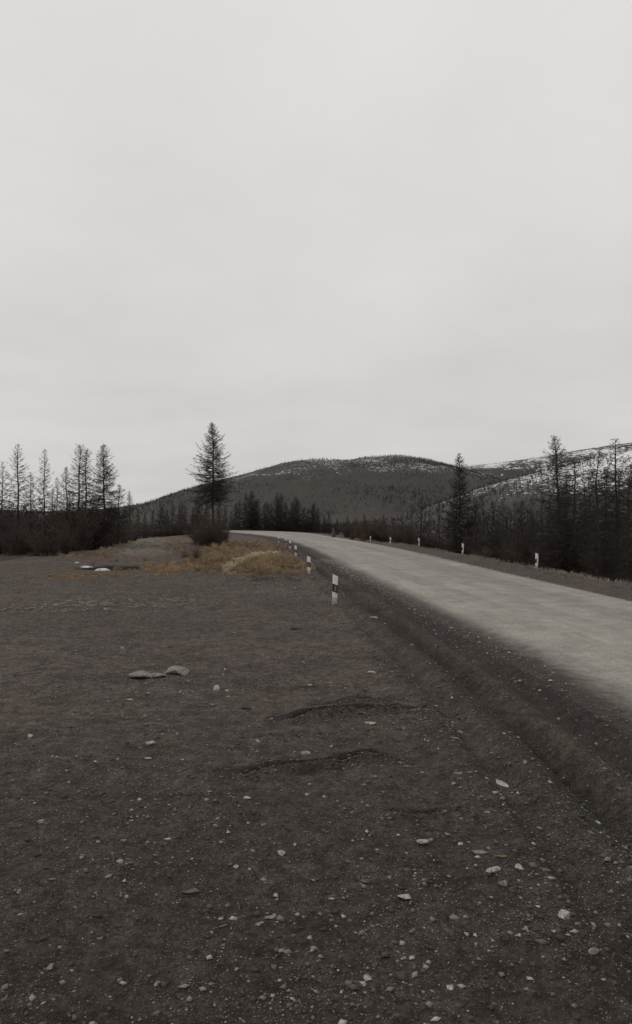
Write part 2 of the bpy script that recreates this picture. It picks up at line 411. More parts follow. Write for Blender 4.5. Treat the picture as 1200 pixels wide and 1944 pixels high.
def bump2(x, y, cx, cy, rx, ry):
    return np.exp(-(((x - cx) / rx) ** 2 + ((y - cy) / ry) ** 2))
def fields(x, y):
    x = np.asarray(x, float); y = np.asarray(y, float)
    dl, dr = road_sd(x, y)
    near = smooth(60, 12, y)
    off = smooth(0.1, 1.2, np.maximum(dl, dr))                     # 0 on the road
    z = off * (0.055 * fbm(x * 0.55, y * 0.55, 3) + near * (0.030 * fbm(x * 2.2, y * 2.2, 5) + 0.016 * fbm(x * 9, y * 9, 9, 3)))
    z = z + off * (1 - near) * 0.10 * fbm(x * 0.16, y * 0.16, 13)
    # ruts along the shoulder, with the loose gravel thrown up between them
    wob = 0.16 * fbm(y * 0.25, y * 0 + 4, 21)
    for d0, dep, w in SHRUT:
        amp = dep * (0.55 + 0.9 * vnoise(y * 0.7, x * 0 + d0 * 9, 31)) * smooth(70, 25, y) * (dl > -0.5)
        u = dl - d0 - wob
        z = z - amp * np.exp(-(u / w) ** 2) + 0.6 * amp * np.exp(-((u - 1.9 * w) / w) ** 2) + 0.4 * amp * np.exp(-((u + 1.9 * w) / w) ** 2)
    # tyre scrapes across the lot
    for P, dep, w in GROOVES:
        lo = P.min(0) - 1; hi = P.max(0) + 1
        m = (x > lo[0]) & (x < hi[0]) & (y > lo[1]) & (y < hi[1])
        if m.any():
            xx, yy = x[m], y[m]
            u = poly_dist(xx + 0.05 * fbm(xx * 3, yy * 3, 77), yy + 0.12 * fbm(xx * 2.5, yy * 2.5, 78), P)
            amp = dep * (0.55 + 0.8 * vnoise(xx * 4, yy * 4, 55))
            for E in (P[0], P[-1]):
                amp = amp * smooth(0.05, 0.45, np.hypot(xx - E[0], yy - E[1]))
            zz = -amp * np.exp(-(u / w) ** 2) + 0.75 * amp * np.exp(-((u + 2.0 * w) / (1.2 * w)) ** 2) + 0.45 * amp * np.exp(-((u - 2.0 * w) / (1.2 * w)) ** 2)
            z[m] += zz
    # road bed sits under the road's own sheet
    inside = smooth(0.0, -0.5, np.maximum(dl, dr))
    z = z - 0.05 * inside
    # mounds and hollows beside the lot
    g = bump2(x, y, -2.3, 30, 2.0, 3.2)
    z = z + 0.42 * g + 0.16 * bump2(x, y, -0.9, 27.5, 0.9, 1.0) + 0.25 * bump2(x, y, -5.4, 31, 1.8, 2.2) * (1 + 2 * fbm(x, y, 44))
    z = z + 0.30 * bump2(x, y, -12.2, 44, 4.0, 9.0) * (1 + 2.2 * fbm(x * 0.7, y * 0.6, 91, 5))
    z = z + 0.30 * bump2(x, y, -7.6, 52, 3.0, 6.0) * (1 + fbm(x * 0.7, y * 0.7, 92))
    z = z - 0.42 * bump2(x, y, -8.9, 29.3, 1.5, 0.75)
    # embankment beyond the right shoulder
    bank = smooth(2.0, 6.5, dr + 0.8 * fbm(x * 0.4, y * 0.4, 61)) * smooth(8, 18, y + dr)
    z = z - 1.5 * bank
    z = z + 0.07 * np.exp(-((dr - 1.8) / 0.35) ** 2) * (1 + 2 * fbm(x * 2, y * 2, 66)) * smooth(75, 50, y)
    # forest floor falls and rolls away
    far = smooth(150, 400, y)
    z = z - 2.0 * far
    z = z - 0.9 * smooth(-18, -30, x) * smooth(15, 30, y)
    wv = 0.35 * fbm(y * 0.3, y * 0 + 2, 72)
    damp_shade = 1.0 * smooth(0.75, 0.25, dl + wv) + 0.85 * np.exp(-((dl - 1.02 + wv) / 0.24) ** 2) + 0.75 * np.exp(-((dl - 1.62 + wv) / 0.17) ** 2) * smooth(14, 8, y) + 0.3 * smooth(1.7, 1.0, dl)  # wet wheel tracks, plus the shade of the ruts put into the colour
    damp_shade = np.clip(damp_shade, 0, 1) * (dl > -1)
    damp_shade = np.maximum(damp_shade, 0.12 * smooth(-1.2, 0.2, dr) * smooth(3.0, 1.0, dr) * (dr > -1.5))
    damp_shade = np.maximum(damp_shade, 0.72 * smooth(8.5, 3.0, y + 2.4 * fbm(x * 0.4, y * 0.4, 73)))  # lens falloff towards the bottom of the frame, painted into the near soil
    damp_shade = np.maximum(damp_shade, 0.8 * smooth(0.15, 0.55, fbm(x * 0.9, y * 1.6, 79)) * smooth(16, 9, y))
    for P, dep, w in GROOVES[:8]:                                   # freshly turned wet earth, with groove shade put into the colour
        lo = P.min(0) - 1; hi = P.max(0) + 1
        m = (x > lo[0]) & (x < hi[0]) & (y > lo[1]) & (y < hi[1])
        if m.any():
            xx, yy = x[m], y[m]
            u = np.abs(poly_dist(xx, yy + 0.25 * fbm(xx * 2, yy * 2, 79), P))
            damp_shade[m] = np.maximum(damp_shade[m], min(1.0, dep * 11) * smooth(0.17, 0.03, u + 0.12 * fbm(xx * 5, yy * 5, 80)))
    grassy = np.maximum.reduce([bump2(x, y, -2.4, 30, 2.3, 4.5), 0.9 * bump2(x, y, -5.6, 29.5, 2.4, 4), 0.75 * bump2(x, y, -8.0, 23.5, 2.5, 1.3),
                                0.85 * bump2(x, y, -4.5, 44, 3.5, 10), 0.6 * bump2(x, y, -12, 36, 2, 3), 0.7 * bump2(x, y, -6, 66, 3, 14),
                                0.8 * bump2(x, y, -9.5, 25.5, 4, 1.6)]) * smooth(0.6, 2.0, dl)
    tr = np.abs(poly_dist(x, y, TRACKC[::4]))
    left = smooth(-15.5, -17.5, x + 0.085 * (y - 45) + 1.5 * fbm(x * 0.3, y * 0.3, 83)) * smooth(24, 30, y)
    forest = np.maximum.reduce([smooth(3.0, 5.5, dr) * smooth(8, 18, y + dr), left, smooth(150, 175, y), smooth(1.5, 3.5, tr - 2.6) * smooth(60, 85, y) * smooth(5, 9, dl)])
    hollow_shade = np.maximum(bump2(x, y, -8.9, 29.8, 1.9, 0.8), 0.8 * bump2(x, y, -1.3, 26.6, 0.9, 0.45))  # shade under the bank and in the mound's hollow, painted as dark ground
    return z, damp_shade, grassy, forest, hollow_shade
def H(x, y):
    return float(fields(np.array([x]), np.array([y]))[0][0])

# ground: one sheet, finely divided where the lot lies, reaching past the hills
ys = [-40, -25, -15, -9, -5, -2, 0, 0.8, 1.4]
v = 1.9
while v < 42: ys.append(v); v *= 1.0052
while v < 9000: ys.append(v); v *= 1.032
ys = np.array(ys)
core = np.linspace(-1, 1, 450)
ext = np.array([1.06, 1.15, 1.3, 1.5, 1.8, 2.2, 2.8, 3.6, 5, 7, 10, 14, 20])
ts = np.concatenate([-ext[::-1], core, ext])
Yg, Tg = np.meshgrid(ys, ts, indexing='ij')
Xg = Tg * (0.56 * np.maximum(Yg, 0) + 1.4)
z, damp_shade, grassy, forest, hollow_shade = fields(Xg.ravel(), Yg.ravel())
def grid_quads(nr, nc):
    i = np.arange(nr - 1)[:, None] * nc + np.arange(nc - 1)[None, :]
    i = i.ravel()
    return np.stack([i, i + 1, i + nc + 1, i + nc], 1)
me = mesh_np('ground', np.stack([Xg.ravel(), Yg.ravel(), z], 1), quads=grid_quads(len(ys), len(ts)), smooth_shade=True)
for nm, a in (('damp_shade', damp_shade), ('grassy', grassy), ('forest', forest), ('hollow_shade', hollow_shade)):
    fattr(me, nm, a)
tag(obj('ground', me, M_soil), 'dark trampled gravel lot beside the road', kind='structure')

def ribbon(name, L, Rr, us, zf, mat):
    L = np.asarray(L); Rr = np.asarray(Rr)
    along = np.concatenate([[0], np.cumsum(np.linalg.norm(np.diff((L + Rr) / 2, axis=0), axis=1))])
    V = []; UV = []
    for u in us:
        P = L * (1 - u) + Rr * u
        V.append(np.column_stack([P, zf(P[:, 0], P[:, 1], u)])); UV.append(np.column_stack([np.full(len(P), u), along]))
    V = np.stack(V, 1).reshape(-1, 3); UV = np.stack(UV, 1).reshape(-1, 2)
    q = grid_quads(len(L), len(us))
    me = mesh_np(name, V, quads=q, smooth_shade=True)
    ul = me.uv_layers.new(name='UVMap')
    idx = np.empty(len(me.loops), np.int32); me.loops.foreach_get('vertex_index', idx)
    ul.data.foreach_set('uv', UV[idx].astype(np.float32).ravel())
    return obj(name, me, mat)
us = np.concatenate([[-0.07, -0.04, -0.015], np.linspace(0, 1, 25), [1.015, 1.04, 1.07]])
def road_z(x, y, u):
    e = max(0.0, -u, u - 1.0)
    return 0.055 * (1 - (2 * min(max(u, 0), 1) - 1) ** 2) + 0.022 - 1.7 * e + 0.012 * fbm(x * 0.8, y * 0.3, 101) * (0 <= u <= 1)
tag(ribbon('road', RL, RR, us, road_z, M_road), 'pale dusty gravel road bending left behind the larches', kind='structure')

# side track of pale gravel climbing away on the left
d = np.gradient(TRACKC, axis=0); nrm = np.stack([-d[:, 1], d[:, 0]], 1); nrm /= np.linalg.norm(nrm, axis=1)[:, None]
wd = np.interp(np.arange(len(TRACKC)), [0, 12, 40, len(TRACKC)], [0.5, 1.7, 2.4, 2.6])[:, None]
wd = wd + 0.35 * fbm(TRACKC[:, 1] * 0.3, TRACKC[:, 0], 111)[:, None] * 2
ribbon_u = np.linspace(-0.08, 1.08, 30)
def track_z(x, y, u):
    e = max(0.0, -u, u - 1.0)
    zz = fields(x, y)[0]
    return zz + 0.05 - 0.35 * smooth(37, 33, y) - 1.8 * e + 0.16 * fbm(x * 1.1, y * 0.7, 113, 5)
tag(ribbon('path', TRACKC + nrm * wd, TRACKC - nrm * wd, ribbon_u, track_z, M_track), 'grey gravel side track running off between the shrubs', kind='structure')

# ---------------------------------------------------------------- hills
def hill(name, label, D, ridge, dn, df, mat, nx, ny, seed, x0, x1, wav=40, rough=1.0):
    rx = np.array([(p - CX) / F * D for p, q in ridge]); rz = np.array([CAMZ + (HY - q) / F * D for p, q in ridge])
    xs = np.linspace((x0 - CX) / F * D, (x1 - CX) / F * D, nx)
    # rounded ridge line through the surveyed points
    zr = np.interp(xs, rx, rz)
    kern = np.hanning(9); kern /= kern.sum()
    zr = np.convolve(np.pad(zr, 4, 'edge'), kern, 'valid')
    vs_ = np.linspace(-1, 1, ny)
    X, Vv = np.meshgrid(xs, vs_, indexing='xy')
    Yr = D + wav * fbm(xs / D * 9, xs * 0 + seed, seed) * 2
    Y = np.where(Vv < 0, Yr[None] + Vv * dn, Yr[None] + Vv * df)
    prof = np.where(Vv < 0, 0.5 + 0.5 * np.cos(np.pi * np.abs(Vv) ** 1.15), 0.5 + 0.5 * np.cos(np.pi * np.abs(Vv)))
    Z = -4 + (zr[None] + 4) * prof
    amp = rough * D * 0.010 * prof * smooth(0.0, 0.5, np.abs(Vv))
    Z = Z + amp * 2 * fbm(X / D * 14, Y / D * 10, seed + 3, 5) + rough * D * 0.0006 * fbm(X / D * 160, Y / D * 90, seed + 9, 3)
    me = mesh_np(name, np.stack([X.ravel(), Y.ravel(), Z.ravel()], 1), quads=grid_quads(ny, nx), smooth_shade=True)
    o = tag(obj(name, me, mat), label, kind='structure')
    return xs, Yr, Y, Z
M_hill = hill_mat('hill_ground', 10, 118, 0.018, 0.24, (0.34, 0.335, 0.33))
M_hill_far = hill_mat('far_hill_ground', 90, 180, 0.03, 0.12)
M_hill_near = hill_mat('near_hill_ground', -2, 30, 0.050, 0.42, (0.68, 0.68, 0.67))
main_ridge = [(60, 992), (180, 985), (270, 972), (301, 966.5), (326, 957), (372, 940), (434, 919), (485, 901), (522, 889.6), (547, 882), (584, 877.7), (621, 878), (663, 878),
              (683, 872.6), (711, 869), (740, 867.5), (766, 869), (798, 876), (827, 884.5), (854, 892), (900, 908), (960, 930), (1060, 965), (1150, 985)]
hm = hill('hill', 'broad dark hill with snow dusted crest in the middle distance', 1300, main_ridge, 650, 500, M_hill, 260, 90, 5, 20, 1180)
hf = hill('hill', 'far snow streaked ridge rising to the right', 2300, [(700, 960), (780, 915), (854, 889), (886, 886.6), (929, 881.6), (973, 876), (1031, 867.6), (1078, 858), (1140, 848), (1220, 838), (1400, 830), (1600, 850)],
          900, 700, M_hill_far, 160, 60, 15, 690, 1700)
hn = hill('hill', 'near hillside of snow patches and dark larches on the right', 470, [(560, 1002), (640, 999), (700, 994), (754, 983.7), (798, 969), (842, 953), (886, 937), (929.5, 922), (973, 909), (1017, 898), (1061, 888), (1078, 884.5), (1140, 868), (1210, 852), (1350, 835), (1600, 830)],
          300, 330, M_hill_near, 220, 90, 25, 560, 1700, wav=10, rough=0.8)
hl = hill('hill', 'low distant ridge behind the shrubs at the far left', 2700, [(-300, 950), (-100, 960), (60, 972), (150, 970), (220, 966), (270, 966), (320, 974), (420, 988), (470, 998)], 700, 600, M_hill_far, 90, 40, 35, -400, 480)

# ---------------------------------------------------------------- wood built from thin tapering rods
def rods(p0, p1, r0, r1, sides=3):
    """many tapering rods at once -> verts, quads"""
    p0 = np.asarray(p0, float); p1 = np.asarray(p1, float)
    n = len(p0); r0 = np.broadcast_to(r0, n); r1 = np.broadcast_to(r1, n)
    ax = p1 - p0; L = np.linalg.norm(ax, axis=1); ax = ax / np.maximum(L, 1e-9)[:, None]
    ref = np.where(np.abs(ax[:, 2:3]) > 0.9, np.array([[1., 0, 0]]), np.array([[0, 0, 1.]]))
    u = np.cross(ax, ref); u /= np.maximum(np.linalg.norm(u, axis=1), 1e-9)[:, None]
    w = np.cross(ax, u)
    a = np.arange(sides) * 2 * np.pi / sides
    ring = u[:, None] * np.cos(a)[None, :, None] + w[:, None] * np.sin(a)[None, :, None]
    V = np.concatenate([p0[:, None] + ring * r0[:, None, None], p1[:, None] + ring * r1[:, None, None]], 1)
    b = np.arange(n)[:, None] * (2 * sides)
    i = np.arange(sides); j = (i + 1) % sides
    Q = np.stack([b + i, b + j, b + j + sides, b + i + sides], 2)
    return V.reshape(-1, 3), Q.reshape(-1, 4)
def spikes(p0, p1, r0):
    """pointed slivers: 4 verts, 3 triangles each"""
    p0 = np.asarray(p0, float); p1 = np.asarray(p1, float); n = len(p0); r0 = np.broadcast_to(r0, n)
    ax = p1 - p0; ax = ax / np.maximum(np.linalg.norm(ax, axis=1), 1e-9)[:, None]
    ref = np.where(np.abs(ax[:, 2:3]) > 0.9, np.array([[1., 0, 0]]), np.array([[0, 0, 1.]]))
    u = np.cross(ax, ref); u /= np.maximum(np.linalg.norm(u, axis=1), 1e-9)[:, None]
    w = np.cross(ax, u)
    a = np.arange(3) * 2 * np.pi / 3
    ring = u[:, None] * np.cos(a)[None, :, None] + w[:, None] * np.sin(a)[None, :, None]
    V = np.concatenate([p0[:, None] + ring * r0[:, None, None], p1[:, None]], 1)
    b = np.arange(n)[:, None] * 4
    T = np.stack([np.concatenate([b + i, b + (i + 1) % 3, b + 3], 1) for i in range(3)], 1)
    return V.reshape(-1, 3), T.reshape(-1, 3)

def larch_meshes(seed, Ht, Rad, cb=0.16, nb=130, lean=0.0, dens=1.0, power=0.75, top_sparse=0.0, thick=1.0, tw=0.010):
    """bare larch: tapered trunk mesh and a crown mesh of branches and twigs"""
    g = np.random.default_rng(seed)
    m = 14
    zt = np.linspace(0, Ht, m)
    ph = g.uniform(0, 6, 4)
    tx = lean * (zt / Ht) ** 1.3 * Ht * 0.1 + 0.05 * np.sin(zt * 1.1 + ph[0]) * zt / Ht + 0.03 * np.sin(zt * 2.3 + ph[1])
    ty = 0.05 * np.sin(zt * 0.9 + ph[2]) * zt / Ht
    rt = (0.0085 * Ht + 0.015) * thick * (1 - zt / Ht) ** 0.8 + 0.008
    rt[0] *= 1.5
    S = 8
    a = np.arange(S) * 2 * np.pi / S
    V = np.stack([tx[:, None] + rt[:, None] * np.cos(a), ty[:, None] + rt[:, None] * np.sin(a), np.repeat(zt[:, None], S, 1)], 2).reshape(-1, 3)
    V[:, 2] -= np.where(V[:, 2] < 0.01, 0.25, 0)
    i = np.arange(S); j = (i + 1) % S
    Q = np.concatenate([np.stack([r * S + i, r * S + j, (r + 1) * S + j, (r + 1) * S + i], 1) for r in range(m - 1)])
    trunk = mesh_np('trunk', V, quads=Q, smooth_shade=True)
    trunk.materials.append(M_bark)
    # branches
    P0 = []; P1 = []; R0 = []; R1 = []; S0 = []; S1 = []; SR = []
    az = 0
    for b in range(nb):
        f = (b + g.uniform(0, 1)) / nb
        t = f ** 0.92
        if t > 0.93 and g.uniform() < top_sparse: continue
        zb = Ht * (cb + (0.985 - cb) * t)
        L = Rad * ((1 - t) ** power * g.uniform(0.55, 1.12) + 0.05) * (0.55 + 0.45 * smooth(0.0, 0.13, np.array(t)))
        if g.uniform() < 0.10: L *= 0.45
        if t > 0.35 and g.uniform() < top_sparse * 0.4: continue
        az += 2.39996 + g.uniform(-0.5, 0.5)
        el = R(-16 + 62 * t ** 1.5 + g.uniform(-10, 10))
        droop = (0.16 - 0.1 * t) * g.uniform(0.3, 1.4)
        curl = g.uniform(0.16, 0.42)
        base = np.array([np.interp(zb, zt, tx), np.interp(zb, zt, ty), zb])
        ns = 6
        s = np.linspace(0, 1, ns + 1)
        hor = L * s * math.cos(el)
        dz = L * s * math.sin(el) - droop * L * s ** 1.6 + curl * L * s ** 3.2
        bend = g.uniform(-0.25, 0.25)
        ca, sa = math.cos(az), math.sin(az)
        lat = bend * L * s ** 2
        pts = np.stack([base[0] + hor * ca - lat * sa, base[1] + hor * sa + lat * ca, base[2] + dz], 1)
        rr = (0.0050 + 0.0085 * L) * thick * (1 - s) + 0.003
        P0.append(pts[:-1]); P1.append(pts[1:]); R0.append(rr[:-1]); R1.append(rr[1:])
        nt = int(max(4, L * 20 * dens))
        st = np.sort(g.uniform(0.1, 1.0, nt))
        o = np.stack([np.interp(st, s, pts[:, q]) for q in range(3)], 1)
        side = np.where(g.uniform(size=nt) < 0.5, -1, 1)
        ta = az + side * g.uniform(0.4, 1.25, nt)
        tl = (0.10 + 0.30 * L * (1.05 - st)) * g.uniform(0.5, 1.3, nt)
        te = el * 0.3 + g.uniform(-0.75, 0.45, nt)
        e = o + np.stack([np.cos(ta) * np.cos(te), np.sin(ta) * np.cos(te), np.sin(te)], 1) * tl[:, None]
        S0.append(o); S1.append(e); SR.append(np.full(nt, tw))
        for rep in range(2):
            f2 = g.uniform(0.25, 0.9, nt)[:, None]
            o2 = o * (1 - f2) + e * f2
            ta2 = ta + g.uniform(-1.2, 1.2, nt); te2 = te + g.uniform(-0.9, 0.6, nt)
            e2 = o2 + np.stack([np.cos(ta2) * np.cos(te2), np.sin(ta2) * np.cos(te2), np.sin(te2)], 1) * (tl * g.uniform(0.3, 0.7, nt))[:, None]
            S0.append(o2); S1.append(e2); SR.append(np.full(nt, tw * 0.8))
    v1, q1 = rods(np.concatenate(P0), np.concatenate(P1), np.concatenate(R0), np.concatenate(R1))
    S0 = np.concatenate(S0); S1 = np.concatenate(S1); SR = np.concatenate(SR)
    v2, t2 = spikes(S0, S1, SR)
    crown = mesh_np('crown', np.concatenate([v1, v2]), tris=t2 + len(v1), quads=q1)
    tint = np.concatenate([np.full(len(v1), 0.35), np.repeat(g.uniform(0, 1, len(S0)), 4)])
    fattr(crown, 'tint', tint)
    crown.materials.append(M_twig)
    return trunk, crown
def plant_larch(meshes, x, y, label, group=None, s=1.0, rz=0.0, sxy=1.0, z=None, name='larch_tree'):
    t = empty(name, (x, y, (H(x, y) if z is None else z) - 0.03), rz)
    t.scale = (s * sxy, s * sxy, s)
    tag(t, label, 'tree', group)
    obj('trunk', meshes[0], None, t); obj('crown', meshes[1], None, t)
    return t

def shrub_mesh(seed, Ht=1.7, Rad=0.9, stems=46, twigs=9, mat=None, width=1.0):
    g = np.random.default_rng(seed)
    P0 = []; P1 = []; R0 = []; R1 = []; S0 = []; S1 = []
    for b in range(stems):
        az = g.uniform(0, 6.283); L = Ht * g.uniform(0.5, 1.08)
        out = Rad * g.uniform(0.05, 1.0)
        r = Rad * 0.35 * math.sqrt(g.uniform()); a0 = g.uniform(0, 6.283)
        base = np.array([r * math.cos(a0), r * math.sin(a0), -0.05])
        s = np.linspace(0, 1, 6)
        pts = np.stack([base[0] + out * s ** 1.3 * math.cos(az) + 0.06 * np.sin(s * 5 + az), base[1] + out * s ** 1.3 * math.sin(az) + 0.06 * np.cos(s * 4 + az), base[2] + L * (s - 0.14 * s ** 2.5 * out / Rad)], 1)
        rr = 0.011 * (1 - s) + 0.004
        P0.append(pts[:-1]); P1.append(pts[1:]); R0.append(rr[:-1]); R1.append(rr[1:])
        st = g.uniform(0.25, 1.0, twigs)
        o = np.stack([np.interp(st, s, pts[:, q]) for q in range(3)], 1)
        ta = az + g.uniform(-2.0, 2.0, twigs); te = g.uniform(0.1, 1.2, twigs); tl = L * g.uniform(0.12, 0.34, twigs)
        e = o + np.stack([np.cos(ta) * np.cos(te), np.sin(ta) * np.cos(te), np.sin(te)], 1) * tl[:, None]
        S0.append(o); S1.append(e)
        for rep in range(2):
            f2 = g.uniform(0.3, 0.9, twigs)[:, None]; o2 = o * (1 - f2) + e * f2
            ta2 = ta + g.uniform(-1, 1, twigs); te2 = te + g.uniform(-0.5, 0.5, twigs)
            S0.append(o2); S1.append(o2 + np.stack([np.cos(ta2) * np.cos(te2), np.sin(ta2) * np.cos(te2), np.sin(te2)], 1) * (tl * 0.5)[:, None])
    v1, q1 = rods(np.concatenate(P0), np.concatenate(P1), np.concatenate(R0) * width, np.concatenate(R1) * width)
    S0 = np.concatenate(S0); S1 = np.concatenate(S1)
    v2, t2 = spikes(S0, S1, 0.006 * width)
    me = mesh_np('shrub', np.concatenate([v1, v2]), tris=t2 + len(v1), quads=q1)
    fattr(me, 'tint', np.concatenate([np.full(len(v1), 0.4), np.repeat(g.uniform(0, 1, len(S0)), 4)]))
    me.materials.append(mat or M_shrub)
    return me

def at(px, Y):
    return (px - CX) / F * Y
def ht(py, Y, z0=0.0):
    return CAMZ - (py - HY) / F * Y - z0

# -- the larches that stand out one by one
def hero(px, Y, top, rad_px, label, seed, **kw):
    x = at(px, Y); z0 = H(x, Y)
    Ht = ht(top, Y, z0)
    return plant_larch(larch_meshes(seed, Ht, rad_px / F * Y, **kw), x, Y, label, z=z0)
hero(404, 51, 800, 60, 'tall bare larch standing alone by the road bend, shrubs round its foot', 11, cb=0.33, nb=250, dens=1.1, power=0.80, tw=0.0098)
hero(150, 45, 842, 42, 'twin topped bare larch in the thicket, its crown thin and see through', 12, cb=0.14, nb=140, dens=0.9, power=0.5, top_sparse=0.2, tw=0.0105)
hero(161, 46.5, 851, 36, 'slim larch close behind the thin see through larch in the thicket', 13, cb=0.2, nb=115, dens=0.8, power=0.5, lean=0.2, tw=0.0105)
hero(197, 44, 842, 56, 'dense pointed larch between the thin larch and the side track', 14, cb=0.14, nb=220, dens=1.1, power=0.75, tw=0.010)
hero(225, 47, 918, 26, 'small bare larch at the track side of the dense pointed larch', 15, cb=0.1, nb=90, dens=1.2)
hero(246, 95, 931, 22, 'little pale larch alone above the far shrubs behind the side track', 16, cb=0.12, nb=120, dens=1.0, tw=0.013)
hero(126, 42, 884, 36, 'dark larch at the thicket edge left of the thin larch', 17, cb=0.1, nb=130, dens=1.1)
hero(873, 50, 858, 48, 'narrow dark larch with a thin spire top behind the far posts', 18, cb=0.06, nb=230, dens=1.3, power=0.75, top_sparse=0.35, tw=0.014)
hero(1062, 33, 824, 62, 'tallest larch of the wood beyond the road, open topped and dark below', 19, cb=0.10, nb=230, dens=1.2, power=0.55, top_sparse=0.2, lean=-0.25, tw=0.0085)
hero(800, 56, 940, 24, 'thin dead looking larch behind the shoulder left of the spire topped larch', 20, cb=0.1, nb=90, dens=1.0, top_sparse=0.3)
hero(990, 42, 948, 34, 'dark young larch between the spire topped larch and the tallest larch of the wood', 22, cb=0.08, nb=130, dens=1.3, tw=0.013)
hero(934, 46, 950, 34, 'bushy young larch just beyond the spire topped larch', 23, cb=0.08, nb=130, dens=1.3, tw=0.013)

# -- shared kinds for the woods
def kinds(tw, thick):
    return [larch_meshes(101, 9.0, 2.1, cb=0.06, nb=130, dens=0.8, power=0.7, thick=thick, tw=tw), larch_meshes(102, 8.2, 1.7, cb=0.08, nb=120, dens=0.8, power=0.6, top_sparse=0.3, thick=thick, tw=tw),
            larch_meshes(103, 9.5, 2.3, cb=0.08, nb=130, dens=0.85, power=0.8, thick=thick, tw=tw), larch_meshes(104, 7.5, 1.9, cb=0.04, nb=120, dens=0.85, power=0.65, lean=0.3, thick=thick, tw=tw)]
KIND, KIND_FAR = kinds(0.013, 0.9), kinds(0.026, 0.9)
KH = [9.0, 8.2, 9.5, 7.5]
def kind_tree(px, Y, top, label, group, sxy=1.0):
    x = at(px, Y); z0 = H(x, Y)
    q = random.randrange(4); Ht = ht(top, Y, z0)
    return plant_larch((KIND_FAR if Y > 85 else KIND)[q], x, Y, label, group, s=Ht / KH[q], rz=random.uniform(0, 6.28), sxy=sxy * random.uniform(0.9, 1.2), z=z0)
# the stand behind the bend
for px, top in ((440, 968), (448, 955), (457, 946), (466, 934), (474, 938), (483, 950), (491, 948), (500, 956), (508, 950), (517, 952), (526, 944), (534, 938), (543, 952), (552, 962), (560, 950),
                (568, 946), (577, 962), (586, 966), (595, 956), (604, 962), (614, 975), (624, 972), (478, 930), (529, 935), (565, 942), (597, 952)):
    kind_tree(px + random.uniform(-3, 3), random.uniform(158, 190), top + random.uniform(-4, 4), 'dark bare larch in the stand behind the road bend', 'larches behind the road bend', 1.25)
# beyond the right shoulder
for px, Y, top in ((640, 118, 985), (660, 112, 978), (676, 100, 982), (692, 96, 974), (712, 90, 984), (728, 86, 976), (746, 80, 985), (765, 74, 972), (782, 70, 955), (815, 66, 975), (834, 64, 962), (851, 60, 968)):
    kind_tree(px, Y, top, 'low dark larch among the shrubs beyond the far row of posts', 'low larches beyond the shoulder')
for px, Y, top in ((862, 58, 940), (888, 56, 955), (903, 52, 945), (917, 60, 938), (948, 58, 958), (962, 50, 962), (975, 56, 950), (1003, 50, 955), (1016, 44, 968), (1030, 52, 930), (1042, 46, 945), (1052, 40, 965), (1076, 44, 900), (1090, 38, 870), (1112, 44, 905),
                   (1128, 36, 850), (1150, 42, 890), (1170, 35, 830), (1190, 40, 880), (1206, 34, 860), (900, 75, 950), (955, 80, 945), (1010, 72, 940), (1065, 70, 925), (1120, 68, 905), (1175, 66, 890), (895, 50, 975), (912, 47, 985), (926, 44, 978), (945, 44, 990), (957, 42, 980), (972, 41, 992), (984, 39, 985), (1000, 38, 996), (1012, 38, 985), (1028, 36, 978), (1040, 37, 990), (1050, 35, 975), (1075, 35, 960), (1085, 33, 990), (1100, 34, 970), (1118, 32, 985), (1140, 31, 960), (1165, 31, 980), (1190, 29, 970)):
    lab = ('dark larch crowded round the spire topped larch below the road bank' if px < 935 else
           'dark larch between the spire topped larch and the tallest larch of the wood' if px < 1055 else 'dark larch in the wood to the right of its tallest larch')
    lab = ('low young ' if top > 955 else 'taller ') + lab
    kind_tree(px, Y, top, lab, lab.replace('larch ', 'larches ', 1), 1.25)
# left thicket and behind it, on past the picture's edge
for px, Y, top in ((108, 48, 905), (84, 44, 850), (58, 50, 895), (34, 43, 840), (4, 46, 875), (176, 60, 940), (132, 64, 930), (214, 66, 955), (100, 66, 925)):
    kind_tree(px, Y, top, 'bare larch crowded into the thicket beside the side track', 'larches in the thicket')
for px, Y, top in ((262, 120, 966), (275, 128, 972), (290, 120, 968), (303, 135, 962), (316, 130, 966), (328, 140, 955), (340, 128, 964), (352, 138, 958), (366, 126, 962), (380, 140, 950), (392, 132, 955), (416, 130, 952), (428, 140, 958), (234, 118, 962), (220, 122, 958), (205, 118, 964), (345, 150, 950), (310, 155, 958), (372, 152, 946)):
    kind_tree(px, Y, top, 'far low larch at the end of the side track', 'far larches behind the side track', 1.3)

# -- shrubs
SHR = [shrub_mesh(201), shrub_mesh(202, 1.5, 1.1, 52), shrub_mesh(203, 1.9, 0.8, 44), shrub_mesh(204, 1.2, 1.2, 55)]
SHRK = [shrub_mesh(205, 1.2, 0.7, 40, 8, M_rust_shrub), shrub_mesh(206, 0.9, 0.7, 40, 8, M_rust_shrub)]
def shrub(px, Y, h, label, group, rust=False):
    x = at(px, Y)
    me = random.choice(SHRK if rust else SHR)
    o = obj('shrub', me, None, None, (x, Y, H(x, Y) - 0.02))
    b = (1.2 if me is SHRK[0] else 0.9) if rust else [1.7, 1.5, 1.9, 1.2][SHR.index(me)]
    s = h / b
    o.scale = (s * random.uniform(0.9, 1.2), s * random.uniform(0.9, 1.2), s)
    o.rotation_euler.z = random.uniform(0, 6.28)
    tag(o, label, 'shrub', group)
    return o
for px, Y, h in ((372, 50, 1.2), (382, 49, 1.4), (390, 50.5, 1.7), (398, 48.5, 1.5), (406, 49.5, 1.9), (414, 50, 1.8), (421, 51, 1.5), (428, 52, 1.1), (402, 52.5, 2.1), (411, 47.5, 1.7), (392, 47.5, 1.5)):
    shrub(px, Y, h, 'bare brown shrub crowded round the foot of the lone tall larch', 'shrubs round the lone larch')
